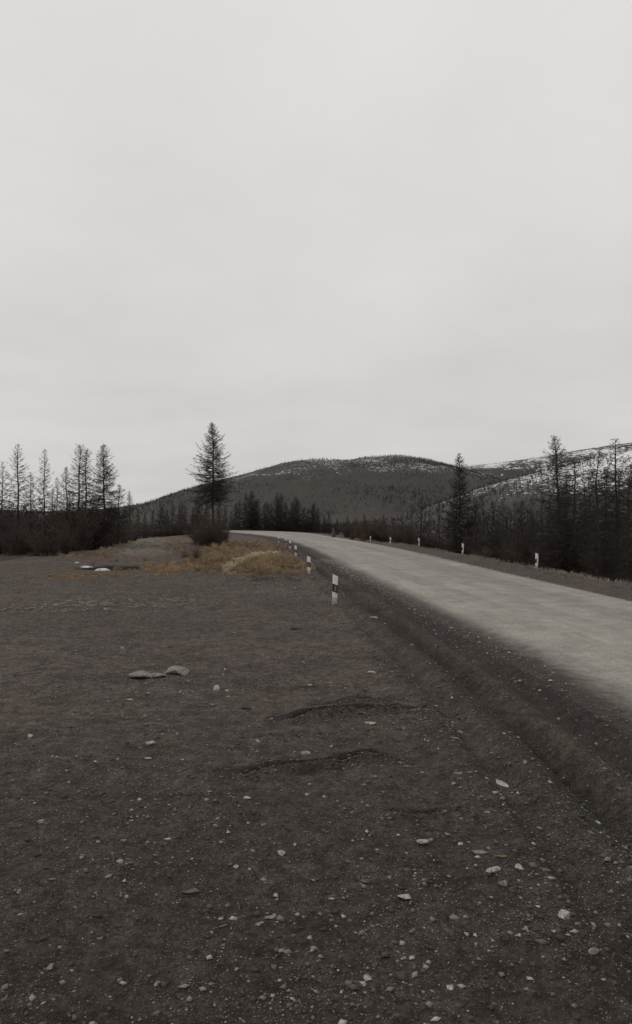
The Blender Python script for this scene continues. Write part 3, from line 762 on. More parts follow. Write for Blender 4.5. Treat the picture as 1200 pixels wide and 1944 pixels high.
for i in range(34):
    px = random.uniform(-5, 196); Y = random.uniform(37, 50) + max(0, 60 - px) * 0.02
    if px > 165: Y = random.uniform(41, 50)
    shrub(px, Y, random.choice((1.2, 1.6, 2.0, 2.4, 3.0, 3.7)) * random.uniform(0.85, 1.15) * (0.75 if px > 170 else 1), 'bare dark shrub in the thicket under the left larches', 'shrubs in the thicket')
for px, Y, h in ((205, 52, 1.7), (214, 56, 1.6), (226, 60, 1.9), (236, 64, 1.8), (248, 70, 2.0), (258, 74, 2.1), (268, 80, 1.9), (280, 92, 2.0), (292, 100, 2.0), (305, 104, 2.3), (318, 106, 2.2), (332, 112, 2.3), (345, 110, 2.4), (357, 112, 2.2), (238, 58, 1.2), (255, 66, 1.3)):
    shrub(px, Y, h, 'bare reddish brown shrub along the far edge of the side track', 'shrubs along the side track')
for i in range(50):
    px = random.uniform(648, 870); Y = np.interp(px, [648, 700, 760, 870], [84, 72, 63, 51]) + random.uniform(0.5, 9)
    shrub(px, Y, random.uniform(1.3, 2.5), 'bare dark shrub on the bank beyond the far row of posts', 'shrubs beyond the shoulder')
for i in range(40):
    px = random.uniform(880, 1215); Y = np.interp(px, [870, 1018, 1215], [48, 34, 26]) + random.uniform(0, 12)
    shrub(px, Y, random.choice((0.9, 1.2, 1.6, 2.2)) * random.uniform(0.85, 1.15), 'bare dark shrub under the road bank, ' + ('left' if px < 1018 else 'right') + ' of the nearest far side post', 'shrubs under the road bank ' + ('before' if px < 1018 else 'past') + ' the nearest far post')
for px, Y, h, lab in ((634, 84, 0.75, 'small orange brown tuft of shrub on the far shoulder'), (925, 36.5, 0.75, 'small pale brown shrub on the shoulder edge beside the dark wood'),
                      (905, 38.5, 0.5, 'tiny shrub sprig on the shoulder edge by the third post'), (352, 33.0, 0.55, 'low rusty shrub at the foot of the side track in dry grass'), (372, 31, 0.6, 'rusty shrub in dry grass in front of the lone larch'),
                      (668, 74, 0.9, 'rusty shrub left of the last far post'), (690, 70, 0.8, 'rusty shrub beside the last far post')):
    shrub(px, Y, h, lab, None, True)

# -- far woods: too many and too small to count
def far_trees(name, label, X, Y, Z, hts, nspk, rad, seed, width, tlo=0.0, thi=1.0):
    g = np.random.default_rng(seed)
    n = len(X)
    base = np.stack([X, Y, Z], 1)
    P0 = [base - [0, 0, 0.5]]; P1 = [base + np.stack([hts * 0, hts * 0, hts], 1)]; W = [0.007 * hts + width * 0.35]
    for q in range(nspk):
        t = (q + g.uniform(0, 1, n)) / nspk * 0.85 + 0.08
        az = g.uniform(0, 6.283, n); L = rad * hts * (1.05 - t) ** 0.8 * g.uniform(0.6, 1.2, n)
        o = base + np.stack([hts * 0, hts * 0, hts * t], 1)
        P0.append(o); P1.append(o + np.stack([np.cos(az) * L, np.sin(az) * L, L * g.uniform(-0.45, 0.35, n)], 1)); W.append(np.full(n, width) + 0.004 * hts)
    v, t = spikes(np.concatenate(P0), np.concatenate(P1), np.concatenate(W))
    me = mesh_np(name, v, tris=t)
    tint = g.uniform(tlo, thi, n)
    fattr(me, 'tint', np.repeat(np.tile(tint, nspk + 1), 4))
    tag(obj(name, me, M_hilltree), label, 'forest', kind='stuff')
def on_hill(h, n, vmin, vmax, seed, xlo=0.0, xhi=1.0):
    xs, Yr, Yh, Zh = h
    g = np.random.default_rng(seed)
    ny, nx = Zh.shape
    fi = g.uniform(vmin, vmax, n) * (ny - 1); fj = g.uniform(xlo, xhi, n) * (nx - 1.01)
    i = np.floor(fi).astype(int); j = np.floor(fj).astype(int); a = fi - i; b = fj - j
    i1 = np.minimum(i + 1, ny - 1)
    def bil(A): return (A[i, j] * (1 - b) + A[i, j + 1] * b) * (1 - a) + (A[i1, j] * (1 - b) + A[i1, j + 1] * b) * a
    X = xs[j] * (1 - b) + xs[j + 1] * b
    return X, bil(Yh), bil(Zh), fi / (ny - 1)
X, Y, Z, vv = on_hill(hm, 30000, 0.10, 0.51, 301)
keep = rng.uniform(size=len(X)) < np.clip(1.05 - 0.85 * smooth(35, 85, Z) * smooth(160, -60, X) - 0.25 * smooth(95, 125, Z), 0.06, 1) * np.clip(0.55 + 2.6 * fbm(X / 70, Y / 110, 5), 0.08, 1.2)
X, Y, Z = X[keep], Y[keep], Z[keep]
far_trees('forest', 'dark larch forest covering the broad middle hill', X, Y, Z, rng.uniform(1.2, 4.2, len(X)) * (0.8 + 0.8 * np.clip(fbm(X / 70, Y / 110, 5) + .2, 0, 1)), 8, 0.45, 311, 0.24)
X, Y, Z, vv = on_hill(hf, 6000, 0.15, 0.5, 302)
keep = rng.uniform(size=len(X)) < np.clip(1.0 - 0.85 * smooth(110, 185, Z), 0.05, 1)
X, Y, Z = X[keep], Y[keep], Z[keep]
far_trees('forest', 'sparse dark forest on the far right ridge', X, Y, Z, rng.uniform(3, 6, len(X)), 6, 0.3, 312, 0.5)
X, Y, Z, vv = on_hill(hn, 5200, 0.02, 0.52, 303, 0.0, 0.75)
keep = rng.uniform(size=len(X)) < np.clip(1.0 - 0.5 * smooth(14, 45, Z), 0.1, 1) * np.clip(0.7 + 2.0 * fbm(X / 25, Y / 40, 8), 0.15, 1)
X, Y, Z = X[keep], Y[keep], Z[keep]
far_trees('forest', 'scattered dark larches on the near right hillside between snow patches', X, Y, Z, rng.uniform(1.0, 3.4, len(X)), 20, 0.40, 313, 0.11)
g = np.random.default_rng(304)
Y = g.uniform(185, 640, 2600); X = at(g.uniform(-60, 760, 2600), Y)
Z = fields(X, Y)[0]
far_trees('forest', 'low dark woodland on the flat between the road bend and the hills', X, Y, Z, g.uniform(2, 5, len(X)), 18, 0.24, 314, 0.11)

# ---------------------------------------------------------------- roadside posts
def post_meshes():
    Hh = 0.70
    prof = [(-0.062, 0.0), (-0.056, -0.022), (-0.03, -0.037), (0.0, -0.042), (0.03, -0.037), (0.056, -0.022), (0.062, 0.0), (0.05, 0.03), (0.0, 0.045), (-0.05, 0.03)]
    n = len(prof)
    def shell(z0, z1, slope0, slope1, grow, bot=True, cut=None):
        V = []; 
        for zz, sl in ((z0, slope0), (z1, slope1)):
            for x, y in prof:
                xx = x if cut is None else min(x, cut)
                V.append((xx * grow, y * grow, zz + sl * xx))
        F_ = [(i, (i + 1) % n, n + (i + 1) % n, n + i) for i in range(n)]
        me = bpy.data.meshes.new('body'); me.from_pydata(V, [], F_ + [tuple(range(n))[::-1], tuple(range(n, 2 * n))]); me.update()
        return me
    body = shell(-0.2, Hh - 0.02, 0, -0.38, 1.0); body.materials.append(M_white)
    band = shell(0.285, 0.47, -0.38, -0.38, 1.045); band.materials.append(M_black); band.name = 'band'
    band_r = shell(0.285, 0.47, 0.5, 0.5, 1.06, cut=0.004); band_r.materials.append(M_black); band_r.name = 'band'
    def plate(cx, cz, w, h):
        V = [(cx + sx * w / 2, y, cz + sz * h / 2 - 0.38 * (cx + sx * w / 2)) for y in (-0.052, -0.040) for sx, sz in ((-1, -1), (1, -1), (1, 1), (-1, 1))]
        me = bpy.data.meshes.new('reflector')
        me.from_pydata(V, [], [(0, 1, 2, 3), (7, 6, 5, 4), (0, 4, 5, 1), (1, 5, 6, 2), (2, 6, 7, 3), (3, 7, 4, 0)]); me.update()
        me.materials.append(M_refl); return me
    return body, band, band_r, plate(0.004, 0.378, 0.05, 0.115), plate(-0.03, 0.378, 0.035, 0.09)
BODY, BAND, BAND_R, REFL, REFL_R = post_meshes()
left_posts = [(635, 1148.8, 1.02, 'nearest white post with black band, on the lot side of the road'), (587, 1089.3, 1.0, 'second white post from the nearest one along the lot side'),
              (562, 1058.7, .96, 'third white post along the lot side of the road'), (550.7, 1043, 1.02, 'fourth white post along the lot side, close to two more beyond it'),
              (542.5, 1037, .98, 'fifth white post along the lot side of the road'), (529, 1032.3, .90, 'last and smallest white post on the lot side near the bend')]
right_posts = [(1018, 1081, .96, 'nearest white post on the far side of the road by the dark wood'), (878, 1052, .98, 'white post on the far shoulder below the spire topped larch'),
               (795, 1038, 1.0, 'middle white post of the five on the far shoulder'), (741, 1034, .92, 'second last white post on the far shoulder towards the bend'),
               (703, 1029, .85, 'last white post on the far shoulder among dark shrubs')]
for lst, grp, right in ((left_posts, 'white posts along the lot side of the road', False), (right_posts, 'white posts along the far shoulder', True)):
    for i, (px, py, s, lab) in enumerate(lst):
        x, y = gpt(px, py)
        t = empty('delineator_post', (x, y, H(x, y) - 0.01), R(random.uniform(-8, 8)), R(random.uniform(-2, 2)), R(random.uniform(-2.0, 2.5)), s)
        tag(t, lab, 'post', grp)
        obj('body', BODY, None, t); obj('band', BAND_R if right else BAND, None, t); obj('reflector', REFL_R if right else REFL, None, t)

# ---------------------------------------------------------------- dry grass, straw
def blades(name, label, cx, cy, hts, mat, seed, width=0.008, lay=0.5, cat='grass', tbias=1.0):
    g = np.random.default_rng(seed); n = len(cx)
    z0 = fields(cx, cy)[0]
    az = g.uniform(0, 6.283, n); ln = g.uniform(0.1, lay, n) * hts
    p0 = np.stack([cx, cy, z0 - 0.02], 1)
    p1 = p0 + np.stack([np.cos(az) * ln * 0.4, np.sin(az) * ln * 0.4, hts * 0.62], 1)
    p2 = p0 + np.stack([np.cos(az) * ln * 1.1, np.sin(az) * ln * 1.1, hts * g.uniform(0.75, 1.0, n)], 1)
    v1, q1 = rods(p0, p1, width, width * 0.75); v2, t2 = spikes(p1, p2, width * 0.75)
    me = mesh_np(name, np.concatenate([v1, v2]), quads=q1, tris=t2 + len(v1))
    tint = np.clip((0.55 * g.beta(1.5, 1.9, n) + 0.9 * (fbm(cx * 0.9, cy * 0.6, 420) + 0.25)) * tbias, 0, 1)
    fattr(me, 'tint', np.concatenate([np.repeat(tint, 6), np.repeat(tint, 4)]))
    return tag(obj(name, me, mat), label, cat, kind='stuff')
def scatter(spots, seed):
    g = np.random.default_rng(seed); A = []; B = []; Hs = []
    for cx, cy, rx, ry, n, h in spots:
        nt = max(3, n // 24)
        tx = g.normal(cx, rx * 0.55, nt); ty = g.normal(cy, ry * 0.55, nt); th = h * g.uniform(0.25, 1.35, nt)
        k_ = g.integers(0, nt, n)
        A.append(tx[k_] + g.normal(0, 0.055, n)); B.append(ty[k_] + g.normal(0, 0.055, n)); Hs.append(th[k_] * g.uniform(0.5, 1.1, n))
    A, B, Hs = map(np.concatenate, (A, B, Hs))
    dl, dr = road_sd(A, B)
    m = dl > 1.0
    return A[m], B[m], Hs[m]
A, B, Hs = scatter([(-2.4, 28.5, 1.9, 3.0, 6000, 0.30), (-2.2, 25.6, 1.5, 0.9, 2200, 0.22), (-5.6, 28, 2.2, 2.4, 3200, 0.24), (-7.6, 25, 2.8, 1.0, 1100, 0.15), (-4.6, 42, 3.2, 7, 4200, 0.30),
                    (-9.0, 34, 1.6, 2.4, 600, 0.24), (-12.2, 36, 1.6, 2.2, 700, 0.24), (-6.5, 60, 2.4, 9, 1800, 0.34), (-9.5, 24, 3, 1.0, 700, 0.14), (-6.2, 48, 2.0, 4, 2400, 0.42), (-3.6, 52, 1.4, 6, 1600, 0.32),
                    (-0.5, 26.6, 0.5, 0.8, 500, 0.18), (-12.5, 46, 2.5, 7, 700, 0.25), (-14.5, 60, 3, 12, 800, 0.35), (-10.5, 40, 2.0, 5, 900, 0.2), (-13, 52, 2.5, 8, 900, 0.28), (-9.5, 48, 1.2, 6, 900, 0.3)], 401)
sd_ = poly_dist(A, B, np.array([(-3.6, 25.2), (-3.3, 27.5), (-3.0, 29.0), (-2.6, 30.0), (-1.9, 30.9)]))
m_ = ~((np.abs(sd_) < 0.25) | ((sd_ < 0) & (sd_ > -0.8) & (rng.uniform(size=len(A)) < 0.5)))
A, B, Hs = A[m_], B[m_], Hs[m_]
blades('dry_grass', 'orange brown dry grass between the lot and the lone larch', A, B, Hs, M_grass, 402)
def line_pts(pts, n, sp, seed):
    g = np.random.default_rng(seed); P = catmull(pts, 10)
    t = g.uniform(0, len(P) - 1.001, n); i = t.astype(int); f = (t - i)[:, None]
    return (P[i] * (1 - f) + P[i + 1] * f) + g.normal(0, 1, (n, 2)) * np.array(sp)
q = line_pts([(-3.55, 26.0), (-3.35, 27.5), (-3.1, 29.0), (-2.75, 30.0), (-2.2, 30.8), (-1.7, 31.2)], 1500, (0.10, 0.22), 403)
q = q[fbm(q[:, 0] * 2.2, q[:, 1] * 1.6, 441) > -0.10]
blades('bleached_straw', 'pale bleached straw lying along the crest of the grassy mound', q[:, 0], q[:, 1], 0.30 * (0.25 + 1.1 * vnoise(q[:, 0] * 3, q[:, 1] * 3, 442)) * rng.uniform(0.6, 1.1, len(q)), M_straw, 404, 0.010, 1.4, 'straw')
# dusty stalks along the outer edge of the far shoulder
q = np.stack([np.interp(np.linspace(0, 1, 900) ** 1.0, np.linspace(0, 1, len(RR)), RR[:, i]) for i in (0, 1)], 1)
q = q[(q[:, 1] > 18) & (q[:, 1] < 90)]
q = np.repeat(q, 5, 0) + rng.normal(0, 1, (len(q) * 5, 2)) * [0.28, 0.5] + [2.15, 0.5]
q = q[fbm(q[:, 0] * 0.6, q[:, 1] * 0.35, 431) > -0.08]
blades('dry_grass', 'thin pale grass along the outer edge of the far shoulder', q[:, 0], q[:, 1], rng.uniform(0.05, 0.2, len(q)), M_litter, 432, 0.010, 1.2)
# pale litter line washed up at the lot's left side
q = np.concatenate([line_pts([gpt(100, 1152), gpt(150, 1147), gpt(210, 1149), gpt(270, 1143), gpt(335, 1141)], 300, (0.5, 0.55), 405),
                    line_pts([gpt(20, 1156), gpt(123, 1150), gpt(180, 1150)], 180, (0.5, 0.6), 406)])
g = np.random.default_rng(407)
az = g.normal(0.05, 0.35, len(q)); L = g.uniform(0.03, 0.16, len(q))
zq = fields(q[:, 0], q[:, 1])[0] + g.uniform(0.006, 0.03, len(q))
p0 = np.stack([q[:, 0], q[:, 1], zq], 1)
vq, qq = rods(p0, p0 + np.stack([np.cos(az) * L, np.sin(az) * L, g.normal(0, 0.02, len(q))], 1), 0.009, 0.005)
me = mesh_np('straw_litter', vq, quads=qq); fattr(me, 'tint', np.repeat(g.uniform(0, 1, len(q)) ** 1.5, 6))
tag(obj('straw_litter', me, M_litter), 'pale line of stalks and splinters across the left of the lot', 'litter', kind='stuff')

# ---------------------------------------------------------------- stones
def icos(sub):
    import bmesh
    bm = bmesh.new(); bmesh.ops.create_icosphere(bm, subdivisions=sub, radius=1)
    v = np.array([p.co[:] for p in bm.verts]); bm.verts.index_update()
    f = np.array([[q.index for q in fc.verts] for fc in bm.faces]); bm.free()
    return v, f
IV1, IF1 = icos(1); IV3, IF3 = icos(3)
def stone_mesh(seed, flat=0.5, long_=1.3, facets=13, rough=0.04, mat=None):
    g = np.random.default_rng(seed)
    v = IV3.copy()
    for q in range(facets):                                # broken faces
        d = g.normal(size=3); d /= np.linalg.norm(d); off = g.uniform(0.30, 0.72)
        s = v @ d
        v = v - np.outer(np.maximum(s - off, 0) * 0.97, d)
    v *= 1 + rough * (fbm(v[:, 0] * 2 + seed, v[:, 1] * 2 + v[:, 2] * 1.7, seed)[:, None]) * 3
    v *= np.array([long_, 1.0, flat])
    v /= (v[:, 0].max() - v[:, 0].min())
    me = mesh_np('stone', v, tris=IF3, smooth_shade=False)
    me.materials.append(mat or M_stone)
    return me
def place_stone(me, px, py, wpx, label, group=None, rz=None, name='stone', cat='stone', tilt=0.16, sink=0.30):
    x, y = gpt(px, py)
    w = wpx / F * math.hypot(y, 2.0)
    o = obj(name, me, None, None, (x, y, 0))
    zs = [v.co.z for v in me.vertices]
    o.location.z = H(x, y) - min(zs) * w * (1 - 2 * sink)
    o.scale = (w, w, w)
    o.rotation_euler = (random.uniform(-tilt, tilt), random.uniform(-tilt, tilt), random.uniform(0, 6.28) if rz is None else rz)
    return tag(o, label, cat, group)
S_PALE = [stone_mesh(500 + i, flat=f, long_=l, mat=M_stone) for i, (f, l) in enumerate(((.55, 1.2), (.42, 1.5), (.7, 1.1), (.5, 1.35)))]
S_GREY = [stone_mesh(520 + i, flat=f, long_=l, mat=M_stone_grey) for i, (f, l) in enumerate(((.5, 1.3), (.4, 1.5), (.65, 1.15), (.45, 1.4)))]
big = [  # px, py, width, mesh, rz, label
    (954, 1474.7, 52, stone_mesh(601, .20, 3.6, 12, mat=M_stone), -0.90, 'longest pale slab of stone, lying aslant near the road shoulder'),
    (702.4, 1371, 32, stone_mesh(602, .25, 2.9, 13, mat=M_stone), -0.45, 'narrow pale splinter of stone beside the long dark tyre scrape'),
    (866, 1470, 20, stone_mesh(603, .32, 1.7, 13, mat=M_stone_grey), 0.25, 'flat grey stone left of the longest pale slab'),
    (798.5, 1593.6, 17, stone_mesh(604, .7, 1.1, 13, mat=M_stone), 0.3, 'round pale stone alone in the middle of the near lot'),
    (911, 1613, 28, stone_mesh(605, .25, 2.3, 14, mat=M_stone_grey), -0.5, 'thin grey slab tilted above the rusty stone'),
    (953, 1623, 18, stone_mesh(606, .4, 1.5, 14, mat=M_stone_rust), 0.1, 'rusty orange stone near the road shoulder'),
    (935, 1647.5, 26, stone_mesh(607, .38, 1.8, 14, mat=M_stone), 0.35, 'pale wedge shaped stone below the rusty stone'),
    (985, 1649, 16, stone_mesh(608, .8, 1.1, 14, mat=M_stone), -0.7, 'upright cream stone right of the pale wedge shaped stone'),
    (952, 1677.7, 20, stone_mesh(609, .65, 1.1, 14, mat=M_stone_grey), 0.2, 'grey cobble below the pale wedge shaped stone'),
    (767.5, 1697.7, 24, stone_mesh(610, .4, 1.7, 13, mat=M_stone), -0.2, 'flat pale stone with a pointed end low in the middle'),
    (863, 1730, 18, stone_mesh(611, .6, 1.3, 13, mat=M_stone_grey), 0.1, 'half buried grey stone low in the picture, left of the corner'),
    (1067.5, 1743.5, 24, stone_mesh(612, .55, 1.4, 12, mat=M_stone), 0.0, 'smooth whitish stone in the low right corner'),
    (288.4, 1415.5, 18, stone_mesh(613, .6, 1.3, 12, mat=M_stone), 0.1, 'pale rounded stone alone left of the lot centre'),
    (282.7, 1442.5, 14, stone_mesh(614, .4, 1.6, 12, mat=M_stone), 0.1, 'small flat pale stone just below the pale rounded stone at left'),
    (579.6, 1429, 17, stone_mesh(615, .5, 1.4, 12, mat=M_stone), 0.0, 'pale oval stone just above the nearer tyre scrape'),
    (470, 1513, 16, stone_mesh(616, .5, 1.5, 12, mat=M_stone), 0.05, 'white oval stone below the left end of the nearer tyre scrape'),
    (363, 1686, 32, stone_mesh(617, .36, 2.1, 14, mat=M_stone_dark), 0.25, 'dark curved slab low in the left half'),
    (512, 1734.5, 22, stone_mesh(618, .3, 2.0, 13, mat=M_stone_grey), 0.5, 'grey sliver of stone at the bottom centre'),
    (492, 1744.6, 17, stone_mesh(619, .3, 1.9, 13, mat=M_stone_grey), 0.4, 'shorter grey sliver at the left end of the bottom centre sliver'),
    (428.5, 1748.7, 14, stone_mesh(620, .4, 1.5, 13, mat=M_stone_rust), 0.1, 'small reddish stone at the bottom left of centre'),
    (706, 1276, 20, stone_mesh(621, .45, 1.6, 13, mat=M_stone), -0.1, 'pale blocky stone by the shoulder, midway to the nearest post'),
    (710, 1174, 15, stone_mesh(622, .5, 1.5, 13, mat=M_stone), 0.1, 'pale stone at the road edge right of the nearest post'),
    (413, 1308, 11, stone_mesh(623, .7, 1.1, 13, mat=M_stone), 0.1, 'round pale stone at the gravel streak near the wood scraps'),
    (248, 1329, 15, stone_mesh(624, .35, 1.8, 13, mat=M_stone), 0.1, 'flat yellowish stone below the wood scraps'),
    (861, 1404.5, 18, stone_mesh(625, .25, 2.0, 13, mat=M_stone_grey), -0.4, 'thin grey flake of stone above the longest slab'),
    (1033, 1649.5, 26, stone_mesh(626, .2, 3.0, 13, mat=M_stone_dark), -0.5, 'dark thin sliver right of the upright cream stone'),
]
for px, py, w, me, rz, lab in big:
    place_stone(me, px, py, w, lab, None, rz, tilt=0.06)
small = [(860, 1487, 13), (995, 1460, 12), (757, 1582, 10), (883, 1760, 10), (901, 1762, 8), (994, 1764, 11), (982, 1775, 9), (652, 1727, 9), (705, 1724, 8), (707, 1748, 7), (924.6, 1546, 10), (871, 1592, 14), (847, 1574, 12),
         (938, 1512, 12), (951, 1519, 11), (947, 1507, 8), (984, 1668, 12), (931, 1697, 7), (1073, 1717, 11), (1042, 1497, 8), (800, 1463, 8), (434, 1576, 10), (450, 1639, 10), (147, 1719, 8), (161, 1773, 7), (194, 1773, 9), (296, 1620, 11),
         (231, 1632, 12), (537, 1615, 14), (481, 1613, 11), (334, 1537, 10), (252, 1554, 8), (348, 1445, 8), (341, 1467, 7), (583, 1509, 8), (588, 1489, 7), (561, 1600, 7), (587, 1600, 7), (526, 1692, 10), (245, 1696, 7),
         (781, 1232, 9), (744, 1277, 9), (816, 1267, 7), (858, 1327, 9), (765, 1379, 10), (871, 1384, 13), (731, 1179, 7), (981, 1393, 7), (954, 1404, 8), (576, 1257, 11), (589, 1299, 9), (628, 1295, 9), (433, 1310, 9), (435, 1320, 12),
         (429, 1273, 9), (445, 1200, 8), (539, 1246, 8), (654, 1184, 7), (569, 1138, 7), (558, 1132, 7), (615, 1130, 7), (560, 1118, 6), (656, 1308, 8), (343, 1313, 8), (142, 1353, 10), (276, 1359, 9), (232, 1231, 8), (358, 1293, 9),
         (60, 1400, 12), (80, 1560, 14), (40, 1690, 12), (100, 1830, 14), (300, 1860, 13), (520, 1880, 12), (700, 1850, 14), (850, 1870, 16), (1000, 1850, 12), (1120, 1820, 18), (1150, 1640, 14), (1130, 1560, 12)]
for i, (px, py, w) in enumerate(small):
    me = (S_PALE if random.random() < 0.62 else S_GREY)[random.randrange(4)]
    place_stone(me, px, py, w, 'small loose stone scattered on the dark gravel lot', 'small stones scattered on the lot')
# uncounted gravel
def lumps(name, label, cat, x, y, s, tint, seed, mat, bury=0.25):
    g = np.random.default_rng(seed); n = len(x)
    z = fields(x, y)[0]
    dl, dr = road_sd(x, y)
    z = np.where((dl < 0) & (dr < 0), 0.03, z)
    ang = g.uniform(0, 6.283, n)
    v = OCT[None] * (1 + g.uniform(-0.35, 0.35, (n, 6, 3))) + g.uniform(-0.15, 0.15, (n, 6, 3))
    v = v * np.stack([s * g.uniform(0.9, 1.7, n), s, s * g.uniform(0.4, 0.8, n)], 1)[:, None, :]
    ca, sa = np.cos(ang)[:, None], np.sin(ang)[:, None]
    vx = v[:, :, 0] * ca - v[:, :, 1] * sa; vy = v[:, :, 0] * sa + v[:, :, 1] * ca
    V = np.stack([vx + x[:, None], vy + y[:, None], v[:, :, 2] + (z + s * bury)[:, None]], 2).reshape(-1, 3)
    T = (np.arange(n)[:, None, None] * 6 + OCTF[None]).reshape(-1, 3)
    me = mesh_np(name, V, tris=T)
    fattr(me, 'tint', np.repeat(tint, 6))
    tag(obj(name, me, mat), label, cat, kind='stuff')
def gravel(n, seed):
    g = np.random.default_rng(seed)
    y = np.exp(g.uniform(math.log(2.0), math.log(26), n)); x = g.uniform(-1, 1, n) * (0.53 * y + 0.4)
    dens = 0.10 + 2.6 * np.maximum(fbm(x * 0.8, y * 0.8, 801) + 0.16, 0) + 1.2 * np.maximum(fbm(x * 3, y * 3, 811), 0)
    for cx, cy, rx, ry, a in ((-2.3, 8.3, 2.0, 0.35, 2.4), (1.0, 7.0, 0.5, 0.6, 2.4), (1.45, 4.7, 0.35, 0.5, 1.6), (1.2, 9.0, 0.6, 1.0, 0.8), (1.6, 3.6, 0.5, 0.5, 1.0)):
        dens = dens + a * bump2(x, y, cx, cy, rx, ry)
    m = g.uniform(size=n) < np.clip(dens, 0.04, 1.6) / 1.6
    x, y = x[m], y[m]
    dl, dr = road_sd(x, y)
    m = dl > 0.2
    x, y = x[m], y[m]; n = len(x)
    s = np.maximum(0.0024 * (1 - g.uniform(size=n)) ** -0.42, 0.00075 * y)
    s = np.minimum(s, 0.016 + 0.0003 * y)
    lumps('gravel', 'loose small gravel strewn over the dark lot', 'gravel', x, y, s, np.clip(g.beta(0.8, 3.0, n), 0, 1), seed + 1, M_pebble)
def clods(seed):
    """crumbs of moist earth pushed up by the tyres"""
    g = np.random.default_rng(seed); Q = []
    for P, dep, w in GROOVES:
        n = int(np.linalg.norm(np.diff(P, axis=0), axis=1).sum() * 330 * dep / 0.05)
        n = min(n, 1100)
        Q.append(line_pts([tuple(t) for t in P], n, (0.05, w * 1.7), int(g.integers(1e6))) + [0, -w * 1.2])
    L = RL[(RL[:, 1] > 2) & (RL[:, 1] < 24)]
    for off, sp, n in ((0.62, 0.10, 1600), (1.22, 0.10, 2200), (1.75, 0.12, 1800), (2.5, 0.3, 1200)):
        yy = np.exp(g.uniform(math.log(2.5), math.log(20), n))
        Q.append(np.stack([np.interp(yy, L[:, 1], L[:, 0]) - off + g.normal(0, sp, n), yy], 1))
    Q.append(np.stack([g.normal(1.05, 0.28, 900), g.normal(6.8, 0.45, 900)], 1))
    Q = np.concatenate(Q); Q = Q[fbm(Q[:, 0] * 2, Q[:, 1] * 2, 833) > -0.12]
    n = len(Q)
    s = np.clip(0.004 * (1 - g.uniform(size=n)) ** -0.45, 0.0008 * Q[:, 1], 0.022)
    lumps('soil_clods', 'dark crumbs of earth thrown up along the ruts and tyre scrapes', 'clods', Q[:, 0], Q[:, 1], s, g.beta(1.0, 3.0, n) * 0.35, seed + 1, M_pebble, 0.15)
def spilled(seed):
    g = np.random.default_rng(seed); n = 5200
    i = g.uniform(10, 84, n); u = np.concatenate([g.normal(0.03, 0.05, n // 2), g.normal(0.99, 0.03, n // 4), g.uniform(0.05, 0.95, n - n // 2 - n // 4)])
    P = [np.interp(i, np.arange(len(A_)), A_[:, c]) for A_ in (RL, RR) for c in (0, 1)]
    x = P[0] * (1 - u) + P[2] * u; y = P[1] * (1 - u) + P[3] * u
    s = np.clip(0.006 * (1 - g.uniform(size=n)) ** -0.35, 0.0007 * y, 0.03)
    lumps('gravel', 'loose chips of gravel along the edges of the pale road', 'gravel', x, y, s, 0.25 + 0.7 * g.beta(1.5, 2, n), seed + 1, M_pebble, 0.3)
OCT = np.array([(1, 0, 0), (0, 1, 0), (-1, 0, 0), (0, -1, 0), (0, 0, 1), (0, 0, -1)], float)
OCTF = np.array([(0, 1, 4), (1, 2, 4), (2, 3, 4), (3, 0, 4), (1, 0, 5), (2, 1, 5), (3, 2, 5), (0, 3, 5)])
gravel(150000, 701)
clods(731)
spilled(741)

# ---------------------------------------------------------------- small finds on the lot
def scrap_mesh(seed, L, W, curl, mat):
    """curled, splintered piece of board with real thickness"""
    g = np.random.default_rng(seed); nu, nv = 14, 5
    u = np.linspace(-.5, .5, nu); V = []
    for side in (1, -1):
        for i in range(nu):
            for j in range(nv):
                w = W * (j / (nv - 1) - .5) * (1 - 0.5 * abs(u[i]) * 2 * g.uniform(0.5, 1))
                zz = curl * (0.25 - u[i] ** 2) * 2 + 0.008 * math.sin(u[i] * 7 + seed + j * 0.9) + side * 0.010 + curl * 0.5 * (j / (nv - 1) - .5)
                V.append((u[i] * L + g.uniform(-.012, .012), w + 0.02 * L * math.sin(u[i] * 4 + seed), zz))
    n = nu * nv; Fq = []
    for i in range(nu - 1):
        for j in range(nv - 1):
            a = i * nv + j
            Fq.append((a, a + nv, a + nv + 1, a + 1)); Fq.append((n + a, n + a + 1, n + a + nv + 1, n + a + nv))
    for i in range(nu - 1):
        for j in (0, nv - 1):
            a = i * nv + j; q = (a, n + a, n + a + nv, a + nv); Fq.append(q if j else q[::-1])
    for j in range(nv - 1):
        for i in (0, nu - 1):
            a = i * nv + j; q = (a, a + 1, n + a + 1, n + a); Fq.append(q if i else q[::-1])
    me = bpy.data.meshes.new('wood_scrap'); me.from_pydata(V, [], Fq); me.update(); me.materials.append(mat)
    return me
for i, (px, py, L, W, curl, rz, lab) in enumerate(((269, 1286, 0.31, 0.26, 0.05, 0.1, 'broad grey wood scrap, leftmost of the three on the lot'), (301, 1285, 0.22, 0.12, 0.03, 0.5, 'small splintered wood scrap between the two larger ones'),
                                                 (336, 1279, 0.31, 0.20, 0.10, -0.3, 'arched grey wood scrap at the right of the three'))):
    x, y = gpt(px, py)
    o = obj('wood_scrap', scrap_mesh(30 + i, L, W, curl, M_wood), None, None, (x, y, H(x, y) + 0.016))
    o.rotation_euler = (R(-8), R(4), rz)
    tag(o, lab, 'wood scrap', 'wood scraps on the lot')
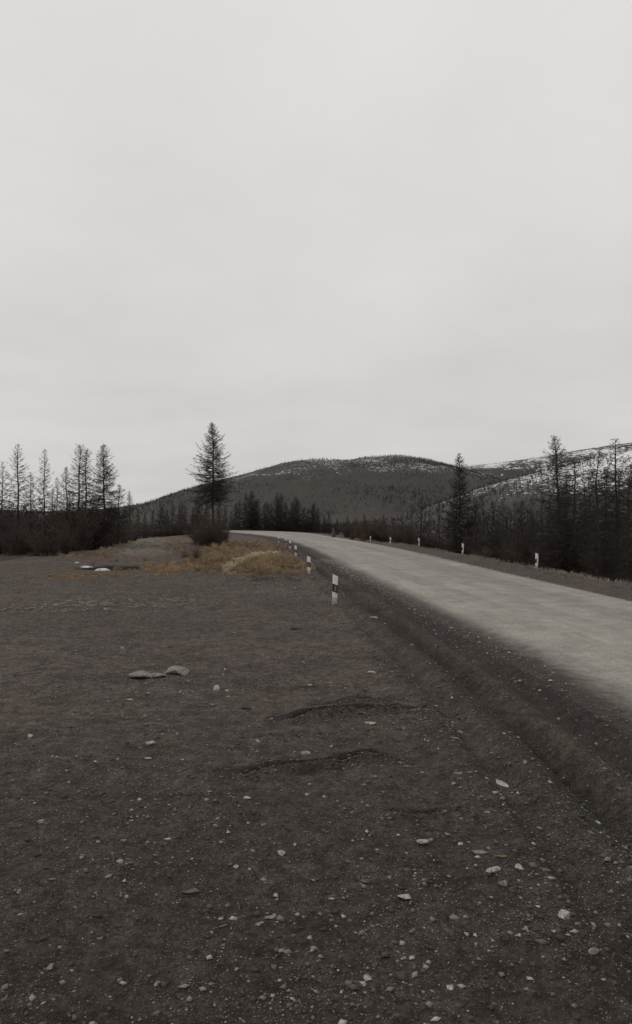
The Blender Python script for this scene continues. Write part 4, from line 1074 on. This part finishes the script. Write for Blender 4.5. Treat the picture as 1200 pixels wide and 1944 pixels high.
def stick(px, py, wpx, rz, mat, lab, seed, rad=0.008):
    g = np.random.default_rng(seed)
    x, y = gpt(px, py); L = wpx / F * y
    s = np.linspace(-.5, .5, 7)
    P = np.stack([s * L, 0.015 * L * np.sin(s * 6 + seed), 0.008 + 0.004 * np.cos(s * 5)], 1)
    rr = rad * (1 - 0.5 * (s + .5))
    v, q = rods(P[:-1], P[1:], rr[:-1], rr[1:], 6)
    f = rods(P[3:4], P[3:4] + [[0.16 * L, 0.05 * L, 0.012]], rad * .6, rad * .3, 5)
    me = mesh_np('stick', np.concatenate([v, f[0]]), quads=np.concatenate([q, f[1] + len(v)])); me.materials.append(mat)
    o = obj('stick', me, None, None, (x, y, H(x, y))); o.rotation_euler.z = rz
    tag(o, lab, 'stick')
stick(562, 1193, 20, 0.05, M_darkwood, 'short dark stick on the lot left of the nearest post', 1, 0.018)
stick(292, 1374, 32, 0.05, M_wood, 'pale thin stick lying level left of the lot centre', 2, 0.010)
stick(470, 1345, 20, -0.2, M_darkwood, 'thin dark twig left of the long tyre scrape', 3, 0.010)
stick(930, 1655, 18, 0.7, M_darkwood, 'thin dark twig touching the pale wedge shaped stone', 4, 0.006)

def snow_mesh(seed, rx, ry, h):
    g = np.random.default_rng(seed); n = 36; V = [(0, 0, h)]; Fc = []
    for r, zz in ((0.4, 0.9), (0.75, 0.6), (1.0, 0.0), (1.02, -0.5)):
        for i in range(n):
            a = i / n * 6.283; k_ = r * (1 + 0.45 * float(fbm(np.array([math.cos(a) * 2.4 + seed]), np.array([math.sin(a) * 2.4]), seed, 5)[0]) * 4.6)
            V.append((math.cos(a) * rx * k_, math.sin(a) * ry * k_, h * zz))
    for i in range(n):
        j = (i + 1) % n; Fc.append((0, 1 + i, 1 + j))
        for r in range(3): Fc.append((1 + r * n + i, 1 + (r + 1) * n + i, 1 + (r + 1) * n + j, 1 + r * n + j))
    me = bpy.data.meshes.new('snow_patch'); me.from_pydata(V, [], Fc); me.polygons.foreach_set('use_smooth', [True] * len(Fc)); me.update(); me.materials.append(M_snow)
    return me
for px, py, rx, ry, h, lab in ((195, 1083, .30, .26, .09, 'bright snow patch at the dark hollow beside the thicket'), (162, 1075, .26, .22, .05, 'thin grey snow streak left of the brighter snow patch'),
                               (146, 1070, .08, .12, .04, 'tiny snow remnant at the end of the thin snow streak')):
    x, y = gpt(px, py)
    tag(obj('snow_patch', snow_mesh(int(px), rx, ry, h), None, None, (x, y, H(x, y))), lab, 'snow')
